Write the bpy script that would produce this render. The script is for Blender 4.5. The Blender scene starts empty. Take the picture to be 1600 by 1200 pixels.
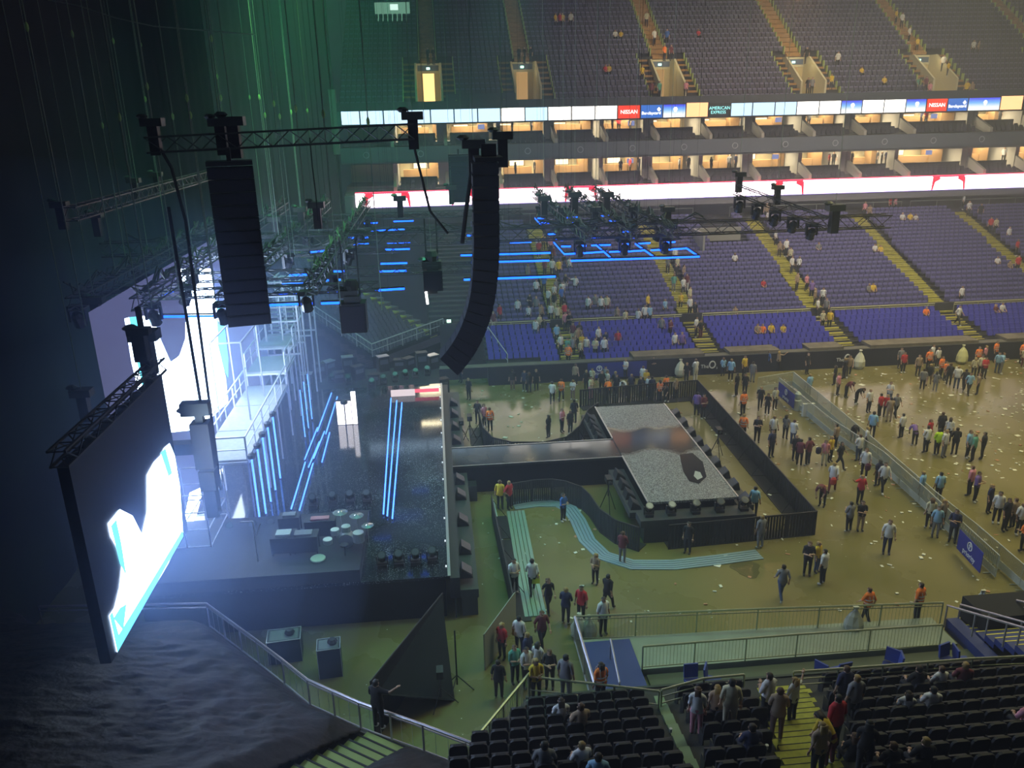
import bpy, bmesh, math, random
import numpy as np
from mathutils import Vector, Matrix
random.seed(7)
D = bpy.data
SC = bpy.context.scene
COL = SC.collection
# ------------------------------------------------------------ camera
FPX = 1264.0; CAMH = 20.0
_Y = Vector((-128, 429, -FPX)).normalized()
_Z = Vector((-80, 3700, FPX)).normalized(); _Z = (_Z - _Y * _Z.dot(_Y)).normalized()
_X = _Y.cross(_Z)
R2C = Matrix((_X, _Y, _Z)).transposed()      # world -> camera
CPOS = Vector((0, 0, CAMH))
cd = D.cameras.new('camera'); cam = D.objects.new('camera', cd); COL.objects.link(cam)
cd.sensor_width = 36; cd.lens = 36 * FPX / 1600; cd.clip_end = 400
cam.matrix_world = Matrix.Translation(CPOS) @ R2C.transposed().to_4x4()
SC.camera = cam
# ------------------------------------------------------------ view, world, lamps
vs = SC.view_settings
vs.view_transform = 'Standard'; vs.look = 'None'; vs.gamma = 1; vs.use_curve_mapping = False
vs.exposure = 0.14
wd = D.worlds.new('world'); SC.world = wd; wd.use_nodes = True
wd.node_tree.nodes['Background'].inputs[0].default_value = (.10, .16, .24, 1)
wd.node_tree.nodes['Background'].inputs[1].default_value = .05
SC.cycles.volume_bounces = 0
SC.cycles.max_bounces = 5; SC.cycles.diffuse_bounces = 2; SC.cycles.glossy_bounces = 3
SC.cycles.transparent_max_bounces = 6
SC.cycles.sample_clamp_indirect = 4; SC.cycles.sample_clamp_direct = 0
SC.cycles.caustics_reflective = False; SC.cycles.caustics_refractive = False
LSC = 1.0; SPREAD = 2.0
def lamp(name, kind, loc, target, power, col, size=2.0, size2=None, spot=None, blend=.6):
    l = D.lights.new(name, kind); l.energy = power * LSC; l.color = col
    if kind == 'AREA':
        l.shape = 'RECTANGLE'; l.size = size; l.size_y = size2 or size; l.spread = SPREAD
    elif kind == 'SPOT':
        l.spot_size = spot; l.spot_blend = blend; l.shadow_soft_size = size
    else:
        l.shadow_soft_size = size
    o = D.objects.new(name, l); COL.objects.link(o); o.location = loc
    o.rotation_euler = (Vector(target) - Vector(loc)).to_track_quat('-Z', 'Y').to_euler()
    return o
WARM = (1.0, .93, .50)
lamp('house_light', 'AREA', (36, 40, 31), (34, 41, 0), 4300, (1.0, .90, .44), 26, 20)
lamp('house_light', 'AREA', (38, 56, 30), (38, 76, 4), 4300, (1.0, .88, .68), 34, 8)
lamp('house_light', 'AREA', (38, 76, 37), (38, 97, 24), 2100, (1.0, .86, .55), 40, 6)
lamp('house_light', 'AREA', (13, 30, 27), (12, 25, 0), 620, (.88, 1.0, .66), 12, 6)
lamp('house_light', 'AREA', (7, 48, 27), (10, 50, 0), 620, (.66, .76, .95), 12, 14)
# green work lights over the roof trusses, as the photo's upper left
lamp('green_work_light', 'SPOT', (-6, 44, 29), (-6, 44, 0), 4500, (.30, 1.0, .30), .5, spot=1.6)
lamp('green_work_light', 'SPOT', (-3, 72, 33), (-7, 76, 16), 2600, (.08, 1.0, .42), 1.5, spot=2.0)
lamp('teal_work_light', 'AREA', (-6, 58, 33), (-7, 62, 10), 1700, (.06, 1.0, .50), 12, 40)
lamp('green_work_light', 'SPOT', (3, 31, 26), (2.0, 29, 0), 3600, (.16, 1.0, .66), .5, spot=.95)
# ------------------------------------------------------------ pixel helpers (1600 x 1200 frame -> points on real surfaces)
def ray(px, py): return (R2C.transposed() @ Vector((px - 800, 600 - py, -FPX)))
def wz(px, py, z=0.0):
    d = ray(px, py); return CPOS + d * ((z - CAMH) / d.z)
def wy(px, py, y):
    d = ray(px, py); return CPOS + d * (y / d.y)
def wx(px, py, x):
    d = ray(px, py); return CPOS + d * (x / d.x)
def proj(p):
    v = R2C @ (Vector(p) - CPOS); return (800 + FPX * v.x / -v.z, 600 - FPX * v.y / -v.z)
# ------------------------------------------------------------ materials
MATS = {}
def mat(name, col, rough=.7, metal=0.0, emit=None, es=1.0, spec=.5, noise=0.0, nscale=8.0, bump=0.0):
    if name in MATS: return MATS[name]
    m = D.materials.new(name); m.use_nodes = True; nt = m.node_tree; b = nt.nodes['Principled BSDF']
    b.inputs['Base Color'].default_value = (*col, 1); b.inputs['Roughness'].default_value = rough
    b.inputs['Metallic'].default_value = metal
    b.inputs['Specular IOR Level'].default_value = spec
    if emit:
        b.inputs['Emission Color'].default_value = (*emit, 1); b.inputs['Emission Strength'].default_value = es
    if noise or bump:
        tc = nt.nodes.new('ShaderNodeTexCoord'); n = nt.nodes.new('ShaderNodeTexNoise')
        n.inputs['Scale'].default_value = nscale; n.inputs['Detail'].default_value = 5
        nt.links.new(tc.outputs['Object'], n.inputs['Vector'])
        if noise:
            r = nt.nodes.new('ShaderNodeValToRGB')
            r.color_ramp.elements[0].color = (*[c * (1 - noise) for c in col], 1)
            r.color_ramp.elements[1].color = (*[min(1, c * (1 + noise)) for c in col], 1)
            r.color_ramp.elements[0].position = .3; r.color_ramp.elements[1].position = .7
            nt.links.new(n.outputs['Fac'], r.inputs[0]); nt.links.new(r.outputs[0], b.inputs['Base Color'])
        if bump:
            bp = nt.nodes.new('ShaderNodeBump'); bp.inputs['Strength'].default_value = bump; bp.inputs['Distance'].default_value = .2
            nt.links.new(n.outputs['Fac'], bp.inputs['Height']); nt.links.new(bp.outputs[0], b.inputs['Normal'])
    MATS[name] = m; return m
def emat(name, col, s):
    if name in MATS: return MATS[name]
    m = D.materials.new(name); m.use_nodes = True; nt = m.node_tree; nt.nodes.clear()
    e = nt.nodes.new('ShaderNodeEmission'); e.inputs[0].default_value = (*col, 1); e.inputs[1].default_value = s
    o = nt.nodes.new('ShaderNodeOutputMaterial'); nt.links.new(e.outputs[0], o.inputs[0])
    MATS[name] = m; return m
def littered(name, base, base2, litter, amount, rough, scale=5.0, region_scale=.25, lit_rough=.8):
    """a floor with paper litter scattered over it"""
    m = D.materials.new(name); m.use_nodes = True; nt = m.node_tree; b = nt.nodes['Principled BSDF']; N = nt.nodes.new; L = nt.links.new
    tc = N('ShaderNodeTexCoord')
    n = N('ShaderNodeTexNoise'); n.inputs['Scale'].default_value = region_scale; n.inputs['Detail'].default_value = 8; L(tc.outputs['Object'], n.inputs['Vector'])
    r = N('ShaderNodeValToRGB'); r.color_ramp.elements[0].position = .35; r.color_ramp.elements[1].position = .65
    r.color_ramp.elements[0].color = (*base, 1); r.color_ramp.elements[1].color = (*base2, 1); L(n.outputs['Fac'], r.inputs[0])
    v = N('ShaderNodeTexVoronoi'); v.inputs['Scale'].default_value = scale; L(tc.outputs['Object'], v.inputs['Vector'])
    n2 = N('ShaderNodeTexNoise'); n2.inputs['Scale'].default_value = region_scale * 1.7; n2.inputs['Detail'].default_value = 6; L(tc.outputs['Object'], n2.inputs['Vector'])
    # threshold of the flakes follows the density noise
    mul = N('ShaderNodeMath'); mul.operation = 'MULTIPLY'; mul.inputs[1].default_value = amount * 2; L(n2.outputs['Fac'], mul.inputs[0])
    lt = N('ShaderNodeMath'); lt.operation = 'LESS_THAN'; L(v.outputs['Distance'], lt.inputs[0]); L(mul.outputs[0], lt.inputs[1])
    sx = N('ShaderNodeSeparateColor'); L(v.outputs['Color'], sx.inputs[0])
    gt = N('ShaderNodeMath'); gt.operation = 'LESS_THAN'; gt.inputs[1].default_value = min(1, amount * 2.2); L(sx.outputs[0], gt.inputs[0])
    an = N('ShaderNodeMath'); an.operation = 'MULTIPLY'; L(lt.outputs[0], an.inputs[0]); L(gt.outputs[0], an.inputs[1])
    mx = N('ShaderNodeMix'); mx.data_type = 'RGBA'; L(an.outputs[0], mx.inputs[0]); L(r.outputs[0], mx.inputs[6]); mx.inputs[7].default_value = (*litter, 1)
    L(mx.outputs[2], b.inputs['Base Color'])
    mr = N('ShaderNodeMix'); mr.data_type = 'FLOAT'; L(an.outputs[0], mr.inputs[0]); mr.inputs[3].default_value = lit_rough
    mp = N('ShaderNodeMapRange'); mp.inputs['From Min'].default_value = .3; mp.inputs['From Max'].default_value = .7
    mp.inputs['To Min'].default_value = rough * .6; mp.inputs['To Max'].default_value = min(1, rough * 1.5); L(n.outputs['Fac'], mp.inputs['Value'])
    L(mp.outputs[0], mr.inputs[2]); L(mr.outputs[0], b.inputs['Roughness'])
    MATS[name] = m; return m
# ------------------------------------------------------------ mesh builder
class MB:
    def __init__(s): s.v = []; s.f = []; s.m = []
    def add(s, vs, fs, m=0):
        n = len(s.v); s.v += [tuple(p) for p in vs]; s.f += [tuple(i + n for i in f) for f in fs]; s.m += [m] * len(fs); return s
    def box(s, x0, x1, y0, y1, z0, z1, m=0):
        return s.add([(x0,y0,z0),(x1,y0,z0),(x1,y1,z0),(x0,y1,z0),(x0,y0,z1),(x1,y0,z1),(x1,y1,z1),(x0,y1,z1)],
            [(0,3,2,1),(4,5,6,7),(0,1,5,4),(1,2,6,5),(2,3,7,6),(3,0,4,7)], m)
    def obox(s, c, ax, ay, az, m=0):
        """box from its centre and three half-axis vectors"""
        c = Vector(c); ax = Vector(ax); ay = Vector(ay); az = Vector(az)
        P = [c + a * ax + b * ay + d * az for d in (-1, 1) for a, b in ((-1,-1),(1,-1),(1,1),(-1,1))]
        return s.add(P, [(0,3,2,1),(4,5,6,7),(0,1,5,4),(1,2,6,5),(2,3,7,6),(3,0,4,7)], m)
    def tube(s, p, q, r, n=5, m=0, r2=None, cap=True):
        p = Vector(p); q = Vector(q); d = q - p
        if d.length < 1e-6: return s
        d.normalize(); a = d.orthogonal().normalized(); b = d.cross(a); r2 = r if r2 is None else r2
        vs = [p + (a * math.cos(t) + b * math.sin(t)) * r for t in [2 * math.pi * i / n for i in range(n)]]
        vs += [q + (a * math.cos(t) + b * math.sin(t)) * r2 for t in [2 * math.pi * i / n for i in range(n)]]
        fs = [(i, (i + 1) % n, n + (i + 1) % n, n + i) for i in range(n)]
        if cap: fs += [tuple(range(n))[::-1], tuple(range(n, 2 * n))]
        return s.add(vs, fs, m)
    def path(s, pts, r, n=5, m=0):
        for a, b in zip(pts, pts[1:]): s.tube(a, b, r, n, m)
        return s
    def lathe(s, prof, c=(0,0,0), n=12, m=0, sx=1, sy=1):
        c = Vector(c); vs = []; fs = []
        for r, z in prof:
            vs += [c + Vector((r * sx * math.cos(2*math.pi*i/n), r * sy * math.sin(2*math.pi*i/n), z)) for i in range(n)]
        for k in range(len(prof) - 1):
            fs += [(k*n+i, k*n+(i+1) % n, (k+1)*n+(i+1) % n, (k+1)*n+i) for i in range(n)]
        fs += [tuple(range(n))[::-1], tuple(range((len(prof)-1)*n, len(prof)*n))]
        return s.add(vs, fs, m)
    def plate(s, pts, t, m=0):
        """flat polygon given by 3-D points, thickened by the vector t"""
        n = len(pts); t = Vector(t); P = [Vector(p) for p in pts]
        return s.add(P + [p + t for p in P], [tuple(range(n))[::-1], tuple(range(n, 2*n))] + [(i, (i+1) % n, n+(i+1) % n, n+i) for i in range(n)], m)
    def sheet(s, rows, m=0):
        n = len(rows[0]); vs = [p for r in rows for p in r]
        return s.add(vs, [(i*n+j, i*n+j+1, (i+1)*n+j+1, (i+1)*n+j) for i in range(len(rows)-1) for j in range(n-1)], m)
    def mesh(s, name, mats):
        me = D.meshes.new(name); me.from_pydata(s.v, [], s.f)
        for m in (mats if isinstance(mats, (list, tuple)) else [mats]): me.materials.append(m)
        if any(s.m): me.polygons.foreach_set('material_index', s.m)
        me.update(); return me
    def build(s, name, mats, parent=None, label=None, cat=None, group=None, kind=None, loc=None, fixn=True):
        me = s.mesh(name, mats)
        if fixn:
            bm = bmesh.new(); bm.from_mesh(me); bmesh.ops.recalc_face_normals(bm, faces=bm.faces); bm.to_mesh(me); bm.free()
        o = D.objects.new(name, me); COL.objects.link(o)
        if loc: o.location = loc
        if parent: o.parent = parent
        return tag(o, label, cat, group, kind)
def tag(o, label=None, cat=None, group=None, kind=None):
    if label: o['label'] = label
    if cat: o['category'] = cat
    if group: o['group'] = group
    if kind: o['kind'] = kind
    return o
def thing(name, label, cat, loc=(0,0,0), rz=0, group=None):
    o = D.objects.new(name, None); COL.objects.link(o); o.location = loc; o.rotation_euler = (0, 0, rz); o.empty_display_size = .1
    return tag(o, label, cat, group)
def ls(o, name=None): return o
def copy_tree(o, parent=None):
    c = o.copy(); COL.objects.link(c)
    if parent: c.parent = parent
    for ch in [x for x in KIDS.get(o.name, [])]:
        k = ch.copy(); COL.objects.link(k); k.parent = c
        for g in KIDS.get(ch.name, []):
            gg = g.copy(); COL.objects.link(gg); gg.parent = k
    return c
KIDS = {}
def keep(o):
    """remember the children of a prototype so copies are quick"""
    KIDS[o.name] = [x for x in D.objects if x.parent == o]
    for ch in KIDS[o.name]: KIDS[ch.name] = [x for x in D.objects if x.parent == ch]
    return o
def stext(name, body, size, m, parent, origin, xdir, updir, align='CENTER'):
    """lettering standing on a surface: flat text mesh with its own axes"""
    c = D.curves.new(name, 'FONT'); c.body = body; c.size = size; c.align_x = align; c.align_y = 'CENTER'; c.extrude = .01; c.resolution_u = 2
    t = D.objects.new(name, c); COL.objects.link(t)
    x = Vector(xdir).normalized(); u = Vector(updir).normalized(); n = x.cross(u)
    M4 = Matrix((x, u, n)).transposed().to_4x4(); M4.translation = Vector(origin)
    bpy.context.view_layer.update()
    me = D.meshes.new_from_object(t); D.objects.remove(t)
    me.materials.clear(); me.materials.append(m)
    o = D.objects.new(name, me); COL.objects.link(o); o.matrix_world = M4
    if parent: o.parent = parent; o.matrix_parent_inverse = Matrix()
    return o
black = mat('black_drape', (.006, .006, .009), .95, spec=.15)
blackm = mat('black_metal', (.02, .02, .022), .5)
truss_m = mat('dark_truss_metal', (.10, .10, .10), .45, .6)
alu = mat('aluminium', (.55, .56, .58), .35, .8)
galv = mat('galvanised_steel', (.42, .45, .42), .5, .5)
conc = mat('grey_concrete', (.16, .155, .15), .85, noise=.2, nscale=.6)
yellow_step = mat('yellow_step_carpet', (.34, .32, .05), .85, noise=.25, nscale=3)
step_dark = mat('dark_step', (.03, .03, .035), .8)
yel = mat('yellow_nosing', (.75, .68, .12), .6)
beige = mat('beige_wall', (.62, .52, .30), .8)
bluefl = mat('navy_flooring', (.03, .05, .22), .6)
seat_blue = mat('blue_seat_plastic', (.06, .06, .46), .5, noise=.15, nscale=20)
seat_back_blue = mat('purple_blue_seat_fabric', (.12, .11, .34), .7)
seat_black = mat('black_seat', (.010, .010, .016), .6)
# ============================================================ setting: floor, stands, suites
floor_m = littered('arena_floor_with_litter', (.17, .155, .050), (.215, .185, .072), (.75, .75, .68), .07, .26, 3.2, .18)
MB().box(-34, 70, 8, 60, -.3, 0).build('floor', floor_m, kind='structure')
XL, XR = -9.0, 64.0
AL = [10.0, 21.2, 32.5, 43.7, 55.0]            # aisles of the far lower stand
AW = .75
def fan(x, y): return x + (y - 65) * .004 * (x - 8) * .35   # aisles open out a little uphill
# ---- retractable front section (7 rows), fixed section (24 rows)
RR = [(59.0 + .85 * j, 1.0 + .2 * j) for j in range(7)]
FR = [(65.2 + .8 * k, 2.45 + .25 * k) for k in range(24)]
b = MB()
for j, (y, z) in enumerate(RR): b.box(3.4, XR, y, y + .86, -.02 if j == 0 else z - .4, z)
b.build('floor_front_terrace', mat('dark_terrace', (.035, .034, .04), .9), kind='structure')
b = MB()
for k, (y, z) in enumerate(FR): b.box(-1, XR + 6, y, y + .81, z - .6, z)
b.box(-1, XR + 6, 84.4, 86.6, 7.5, 8.6); b.box(-1, XR + 6, 65.0, 65.2, 0, 3.2)
b.build('floor_upper_terrace', mat('dark_terrace', (.035, .034, .04), .9), kind='structure')
fascia_m = mat('black_fascia', (.014, .015, .028), .8)
MB().box(3.4, XR, 58.2, 59.0, 0, 1.45).build('wall_far', fascia_m, kind='structure')
MB().box(-6, XR, 58.25, 59.0, 1.45, 1.5).build('trim_1', mat('grey_skirting_cloth', (.13, .125, .11), .9), kind='structure')
# brown apron over the front row where the seats are folded away
ap = MB()
for x0, x1 in ((14.6, 20.2), (22.2, 26.2), (28.6, 31.4), (33.6, 42.6), (45, 54)):
    ap.box(x0, x1, 58.3, 59.8, 1.5, 1.72)
ap.build('trim_2', mat('brown_apron_cloth', (.16, .14, .11), .9, noise=.3, nscale=1.5), kind='structure')
# aisle stairs: one stair per aisle
def aisle(x, w, rows, m, name, nos=None, steps_dark=0):
    s = MB()
    for i, (y, z) in enumerate(rows):
        xx = fan(x, y); mm = 1 if i < steps_dark else 0
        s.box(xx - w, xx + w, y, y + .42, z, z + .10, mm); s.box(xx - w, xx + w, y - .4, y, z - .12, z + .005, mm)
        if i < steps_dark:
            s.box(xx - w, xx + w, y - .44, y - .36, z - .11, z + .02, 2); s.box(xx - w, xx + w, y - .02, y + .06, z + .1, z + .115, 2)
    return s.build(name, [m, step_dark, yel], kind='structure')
for i, x in enumerate(AL):
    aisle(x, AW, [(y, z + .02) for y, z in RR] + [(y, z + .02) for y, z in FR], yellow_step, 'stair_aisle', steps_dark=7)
# rail between the sections
def rail(name, pts, h, label, posts=1.8, r=.025, bars=0, m=None, parent=None, mid=(), kind=None, cat='railing', group=None, rails=None):
    """railing through floor points pts: a top rail at height h, mid rails, posts, optional thin upright bars"""
    m = m or galv
    t = thing(name, label, cat, pts[0], 0, group) if not kind else None
    o0 = Vector(pts[0]) if t else Vector((0,0,0)); par = t or parent
    P = [Vector(p) - o0 for p in pts]; up = Vector((0,0,h))
    top = MB(); top.path([p + up for p in P], r * 1.25, 6)
    ob = top.build('top_rail', m, par)
    mm = MB()
    for q in mid: mm.path([p + Vector((0,0,q)) for p in P], r * .8, 5)
    if mid: mm.build('lower_rail', m, par)
    bb = MB(); np_ = 0
    for a, c in zip(P, P[1:]):
        n = max(1, int(round((c - a).length / posts)))
        for i in range(n + 1):
            if i == n and c is not P[-1]: continue
            q = a.lerp(c, i / n); np_ += 1
            MB().tube(q, q + up, r, 6).build('post', m, par)
        if bars:
            nb = int((c - a).length / bars)
            for i in range(nb): bb.tube(a.lerp(c, i / nb) + Vector((0,0,.1)), a.lerp(c, i / nb) + up, .008, 3, cap=False)
    if bars: bb.build('bars', m, par)
    return t
yrail = mat('pale_yellow_rail', (.62, .60, .34), .5)
xs = [3.6] + AL[:5] + [XR]
places = ['left of the first stairs', 'between the first and second stairs', 'between the second and third stairs', 'between the third and fourth stairs', 'between the fourth and fifth stairs']
for i in range(5):
    a = xs[i] + (AW + .15 if i else 0); c = xs[i+1] - AW - .15
    s = thing('divider_railing', 'pale railing across the far lower stand ' + places[i], 'railing', (a, 65.0, 2.2), 0, 'railings dividing the far lower stand')
    MB().tube((0,0,.95), (c - a,0,.95), .04, 6).tube((0,0,.8), (c - a,0,.8), .025, 5).build('top_rail', yrail, s)
    for k in range(int((c - a) / 2.2) + 1):
        MB().tube((k * 2.2,0,0), (k * 2.2,0,.95), .02, 5).build('post', yrail, s)
# ---- seats
def seat_low(s, x, y, z, m0=0, m1=1, d=1):
    """a tip-up seat: rounded back panel and folded pan, facing -y when d = 1"""
    w = .212
    s.add([(x-w,y+.30*d,z+.38),(x+w,y+.30*d,z+.38),(x+w,y+.38*d,z+.80),(x+w*.72,y+.39*d,z+.86),(x-w*.72,y+.39*d,z+.86),(x-w,y+.38*d,z+.80),
           (x-w,y+.35*d,z+.38),(x+w,y+.35*d,z+.38),(x+w,y+.43*d,z+.80),(x+w*.72,y+.44*d,z+.86),(x-w*.72,y+.44*d,z+.86),(x-w,y+.43*d,z+.80)],
          [(0,1,2,3,4,5),(11,10,9,8,7,6),(3,2,8,9),(4,3,9,10),(5,4,10,11),(0,5,11,6),(2,1,7,8)], m0)
    s.add([(x-w*.92,y+.16*d,z+.33),(x+w*.92,y+.16*d,z+.33),(x+w*.92,y+.27*d,z+.70),(x-w*.92,y+.27*d,z+.70),
           (x-w*.92,y+.22*d,z+.31),(x+w*.92,y+.22*d,z+.31),(x+w*.92,y+.31*d,z+.68),(x-w*.92,y+.31*d,z+.68)],
          [(0,1,2,3),(3,2,6,7),(0,3,7,4),(2,1,5,6)], m1)
proto = MB(); seat_low(proto, 0, 0, 0)
pme = proto.mesh('stadium_seat', [seat_blue, seat_blue])
def clear_of(x, y, al, w=.98): return all(abs(x - fan(a, y)) > w for a in al)
front, rest = [], []
for j, (y, z) in enumerate(RR):
    x = 3.75
    while x < XR - .3:
        if clear_of(x, y, AL):
            skip = j == 0 and not ((11 < x < 14.6) or (26.2 < x < 28.6) or (7.5 < x < 9.2))
            if not skip:
                px, py = proj((x, y, z))
                if -30 < px < 1640: front.append((x, y, z, j))
        x += .5
# the 300 nearest stand as seats of their own
front.sort(key=lambda t: (t[3], t[0]))
def block(x):
    n = sum(x > a for a in AL); return ['left of the first stairs', 'between the first and second stairs', 'between the second and third stairs', 'between the third and fourth stairs', 'between the fourth and fifth stairs', 'right of the fifth stairs'][n]
rown = ['first', 'second', 'third', 'fourth', 'fifth', 'sixth', 'seventh', 'eighth', 'ninth', 'tenth', 'eleventh', 'twelfth']
for i, (x, y, z, j) in enumerate(front[:300]):
    o = D.objects.new('stadium_seat', pme); COL.objects.link(o); o.location = (x, y, z)
    tag(o, 'blue seat in %s far stand row, %s' % (rown[j], block(x)), 'seat', 'blue seats in the front rows, %s row, %s' % (rown[j], block(x)))
s = MB()
for x, y, z, j in front[300:]: seat_low(s, x, y, z, 0, 0)
for k, (y, z) in enumerate(FR):
    x = 3.75 - .0 * k
    while x < XR + 4:
        if clear_of(x, y, AL) and -40 < proj((x, y, z))[0] < 1650 and not (k > 15 and 27 < x < 31): seat_low(s, x, y, z, 1, 2)
        x += .5
s.build('stadium_seats', [seat_blue, seat_back_blue, mat('shaded_seat_pan', (.045, .042, .13), .7)], label='rows of purple-blue tip-up seats filling the far lower stand', cat='seats', kind='stuff', fixn=False)  # pan colour darkened to paint the shaded gaps between rows
# ---- wall below the light ribbon, rail and people walkway
MB().box(-9, XR + 6, 86.4, 86.6, 7.6, 11).build('wall_back', mat('grey_mauve_wall', (.20, .18, .19), .8), kind='structure')
for a, c, n in ((4, 27, 'left'), (31, 50, 'middle'), (51, 66, 'right')):
    rail('walkway_railing', [(a, 84.3, 8.6), (c, 84.3, 8.6)], 1.0, 'thin railing along the top of the far lower stand, %s stretch' % n, 3, .03, m=galv)
MB().box(25.5, 30.5, 79.4, 79.6, 6.9, 8.2).box(25.5, 25.7, 76, 79.6, 6, 8.2).build('platform_screen', mat('glass_grey', (.30, .30, .27), .4), label='low pale screen wall of the platform near the top of the far stand', cat='screen')
# ---- suites: two levels of boxes
SY = 84.0
PIER = [-3.9, 1.4, 6.9, 12.5, 17.7, 23.0, 28.5, 34.0, 39.5, 45.0, 50.4, 58.9, 64.4, 69.8]
suite_wall = mat('suite_wall', (.70, .60, .38), .8)
slab_m = mat('slab_edge', (.22, .22, .25), .7)
pier_m = mat('pale_pier', (.42, .40, .38), .7)
seat_s = mat('suite_seat', (.035, .033, .05), .7)
FL1, FL2 = 12.2, 16.5
base = MB(); base.box(XL, 72, SY + .1, 94, 10.0, FL1 - .3); base.box(XL, 72, SY + .1, 94, 14.95, FL2 - .25); base.box(XL, 72, SY + .1, 94, 18.85, 19.9)
base.build('floor_suites', slab_m, kind='structure')
MB().box(XL, 72, 93, 93.3, 10, 20).build('wall_suites', suite_wall, kind='structure')
MB().box(XL, 72, SY - .1, SY + .1, 15.15, 16.55).build('trim_3', mat('blue_grey_fascia', (.13, .15, .20), .6), kind='structure')
ring_m = mat('ring_emblem', (.45, .48, .55), .5)
fr = MB()
for x in np.arange(-6.5, 70, 5.35):
    for i in range(14):
        a, c = 2*math.pi*i/14, 2*math.pi*(i+1)/14
        fr.tube((x + .28*math.cos(a), SY - .13, 15.85 + .28*math.sin(a)), (x + .28*math.cos(c), SY - .13, 15.85 + .28*math.sin(c)), .045, 4)
fr.build('trim_4', ring_m, kind='structure')
for lvl, (z0, zt) in enumerate(((FL1, 14.95), (FL2, 18.85))):
    b = MB()
    for r in range(3): b.box(XL, 72, SY + .8 + .85 * r, SY + 1.7 + .85 * r, z0 - .3, z0 + .16 * r - .2)
    b.box(XL, 72, SY + 3.3, 93, z0 - .3, z0 + .35)
    b.build('floor_suite_terrace', conc, kind='structure')
    ss = MB()
    for i in range(len(PIER) - 1):
        x0, x1 = PIER[i], PIER[i+1]; xm = x1 - 1.0
        for r in range(3):
            x = x0 + .75
            while x < xm - .2: seat_low(ss, x, SY + .75 + .85 * r, z0 + .16 * r - .2); x += .52
        ss.box(x0 + .5, xm, SY + 3.3, SY + 3.4, z0 + .3, z0 + 1.2)
    ss.build('suite_seats', [seat_s, seat_s], label='dark rows of box seats in the %s tier of suites' % ('lower', 'upper')[lvl], cat='seats', kind='stuff', fixn=False)
    for i, x in enumerate(PIER):
        p = MB(); p.box(x - .22, x + .22, SY + 3.2, 93, z0 + .2, zt)
        if i % 2: p.box(x - .85, x - .22, SY + 3.4, SY + 4.0, z0 + .2, zt)
        p.build('wall_pier', pier_m, kind='structure')
        MB().plate([(x - .15, SY + .3, z0 + .5), (x - .15, SY + 3.3, z0 + 1.7), (x - .15, SY + 3.3, z0 + .6), (x - .15, SY + .3, z0 - .3)], (.3, 0, 0)).build('wall_divider', pier_m, kind='structure')
    # the rooms: lit ceiling panel, bar counter, warm cupboards, a screen here and there
    for i in range(len(PIER) - 1):
        x0, x1 = PIER[i] + .22, PIER[i+1] - .22; xc = (x0 + x1) / 2; w = x1 - x0; rnd = random.Random(i * 7 + lvl)
        MB().box(xc - w * .32, xc + w * .32, SY + 4.2, SY + 7.6, zt - .12, zt - .06).build('ceiling_suite_lamp', emat('suite_lamp', (1, .86, .55), 13), kind='structure')
        f = MB(); f.box(x0 + .3, x1 - .9, 92.2, 92.9, z0 + .7, z0 + .75, 0)
        kind_ = rnd.choice([0, 1, 2])
        if kind_ < 2:
            a = x0 + rnd.random() * w * .4; f.box(a, a + w * .34, 92.5, 92.95, z0 + .8, zt - .4, 1); f.box(a + .1, a + w * .34 - .1, 92.4, 92.5, z0 + 1.7, zt - .5, 2)
        a = x0 + (.55 + rnd.random() * .3) * w; f.box(a, min(a + w * .2, x1 - .1), 90.5, 92.1, z0 + .75, zt - .1, 3)
        f.box(x0 + w * .1, x0 + w * .7, 90.6, 91.2, z0 + .75, z0 + 1.7, 3)
        f.build('suite_furniture', [beige, mat('dark_wood', (.16, .08, .03), .6), emat('suite_back_light', (1, .82, .5), 2.2), mat('brown_wood', (.30, .17, .07), .6)],
            label='lit bar counter in the %s suite from the left, %s suite row' % (rown[i] if i < 12 else 'last', ('lower', 'upper')[lvl]), cat='bar fittings', group='bar rooms of the suites')
        if i % 3 == 1:
            MB().box(xc + .8, xc + 1.5, 89.9, 90, zt - .95, zt - .45).build('television', emat('tv', (.25, .3, .6), .9), label='small wall television in the %s suite from the left, %s row' % (rown[i] if i < 12 else 'last', ('lower', 'upper')[lvl]), cat='television')
# ---- light ribbon between stand and suites
rib = thing('light_ribbon', 'long white and pink glowing display ribbon below the suites', 'display', (-7.9, SY, 10.75))
MB().box(0, 78, 0, .25, 0, 1.42).build('panel', emat('ribbon_white', (1.0, .80, .92), 5.0), rib, label='glowing white panel')
MB().box(0, 78, -.03, .25, 1.42, 1.5).build('upper_edge', emat('ribbon_red', (1, .05, .12), 2.5), rib, label='red top edge')
MB().box(0, 78, -.03, .25, -.07, 0).build('lower_edge', emat('ribbon_violet', (.35, .25, .8), 1.0), rib, label='violet lower edge')
redm = emat('ribbon_mark', (.95, .02, .06), 1.6)
for x, w in ((0.9, 4.4), (9.6, 2.2), (21.2, 3.2), (43.5, 3.0), (60.8, 3.6), (75.0, 3.0)):
    e = MB()
    for a in (0, w): e.add([(x+a, -.05, 0), (x+a+.18, -.05, 0), (x+a+.35, -.05, .8), (x+a+.9, -.05, 1.1), (x+a+.8, -.05, 1.4), (x+a+.05, -.05, 1.3)] if a == 0 else
        [(x+a, -.05, 0), (x+a+.18, -.05, 0), (x+a+.1, -.05, 1.3), (x+a-.7, -.05, 1.4), (x+a-.75, -.05, 1.1), (x+a-.15, -.05, .8)], [(0,1,2,3,4,5)])
    e.box(x, x + w, -.06, -.01, 1.32, 1.42)
    e.build('emblem', redm, rib, label='red bracket-shaped mark')
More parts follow.
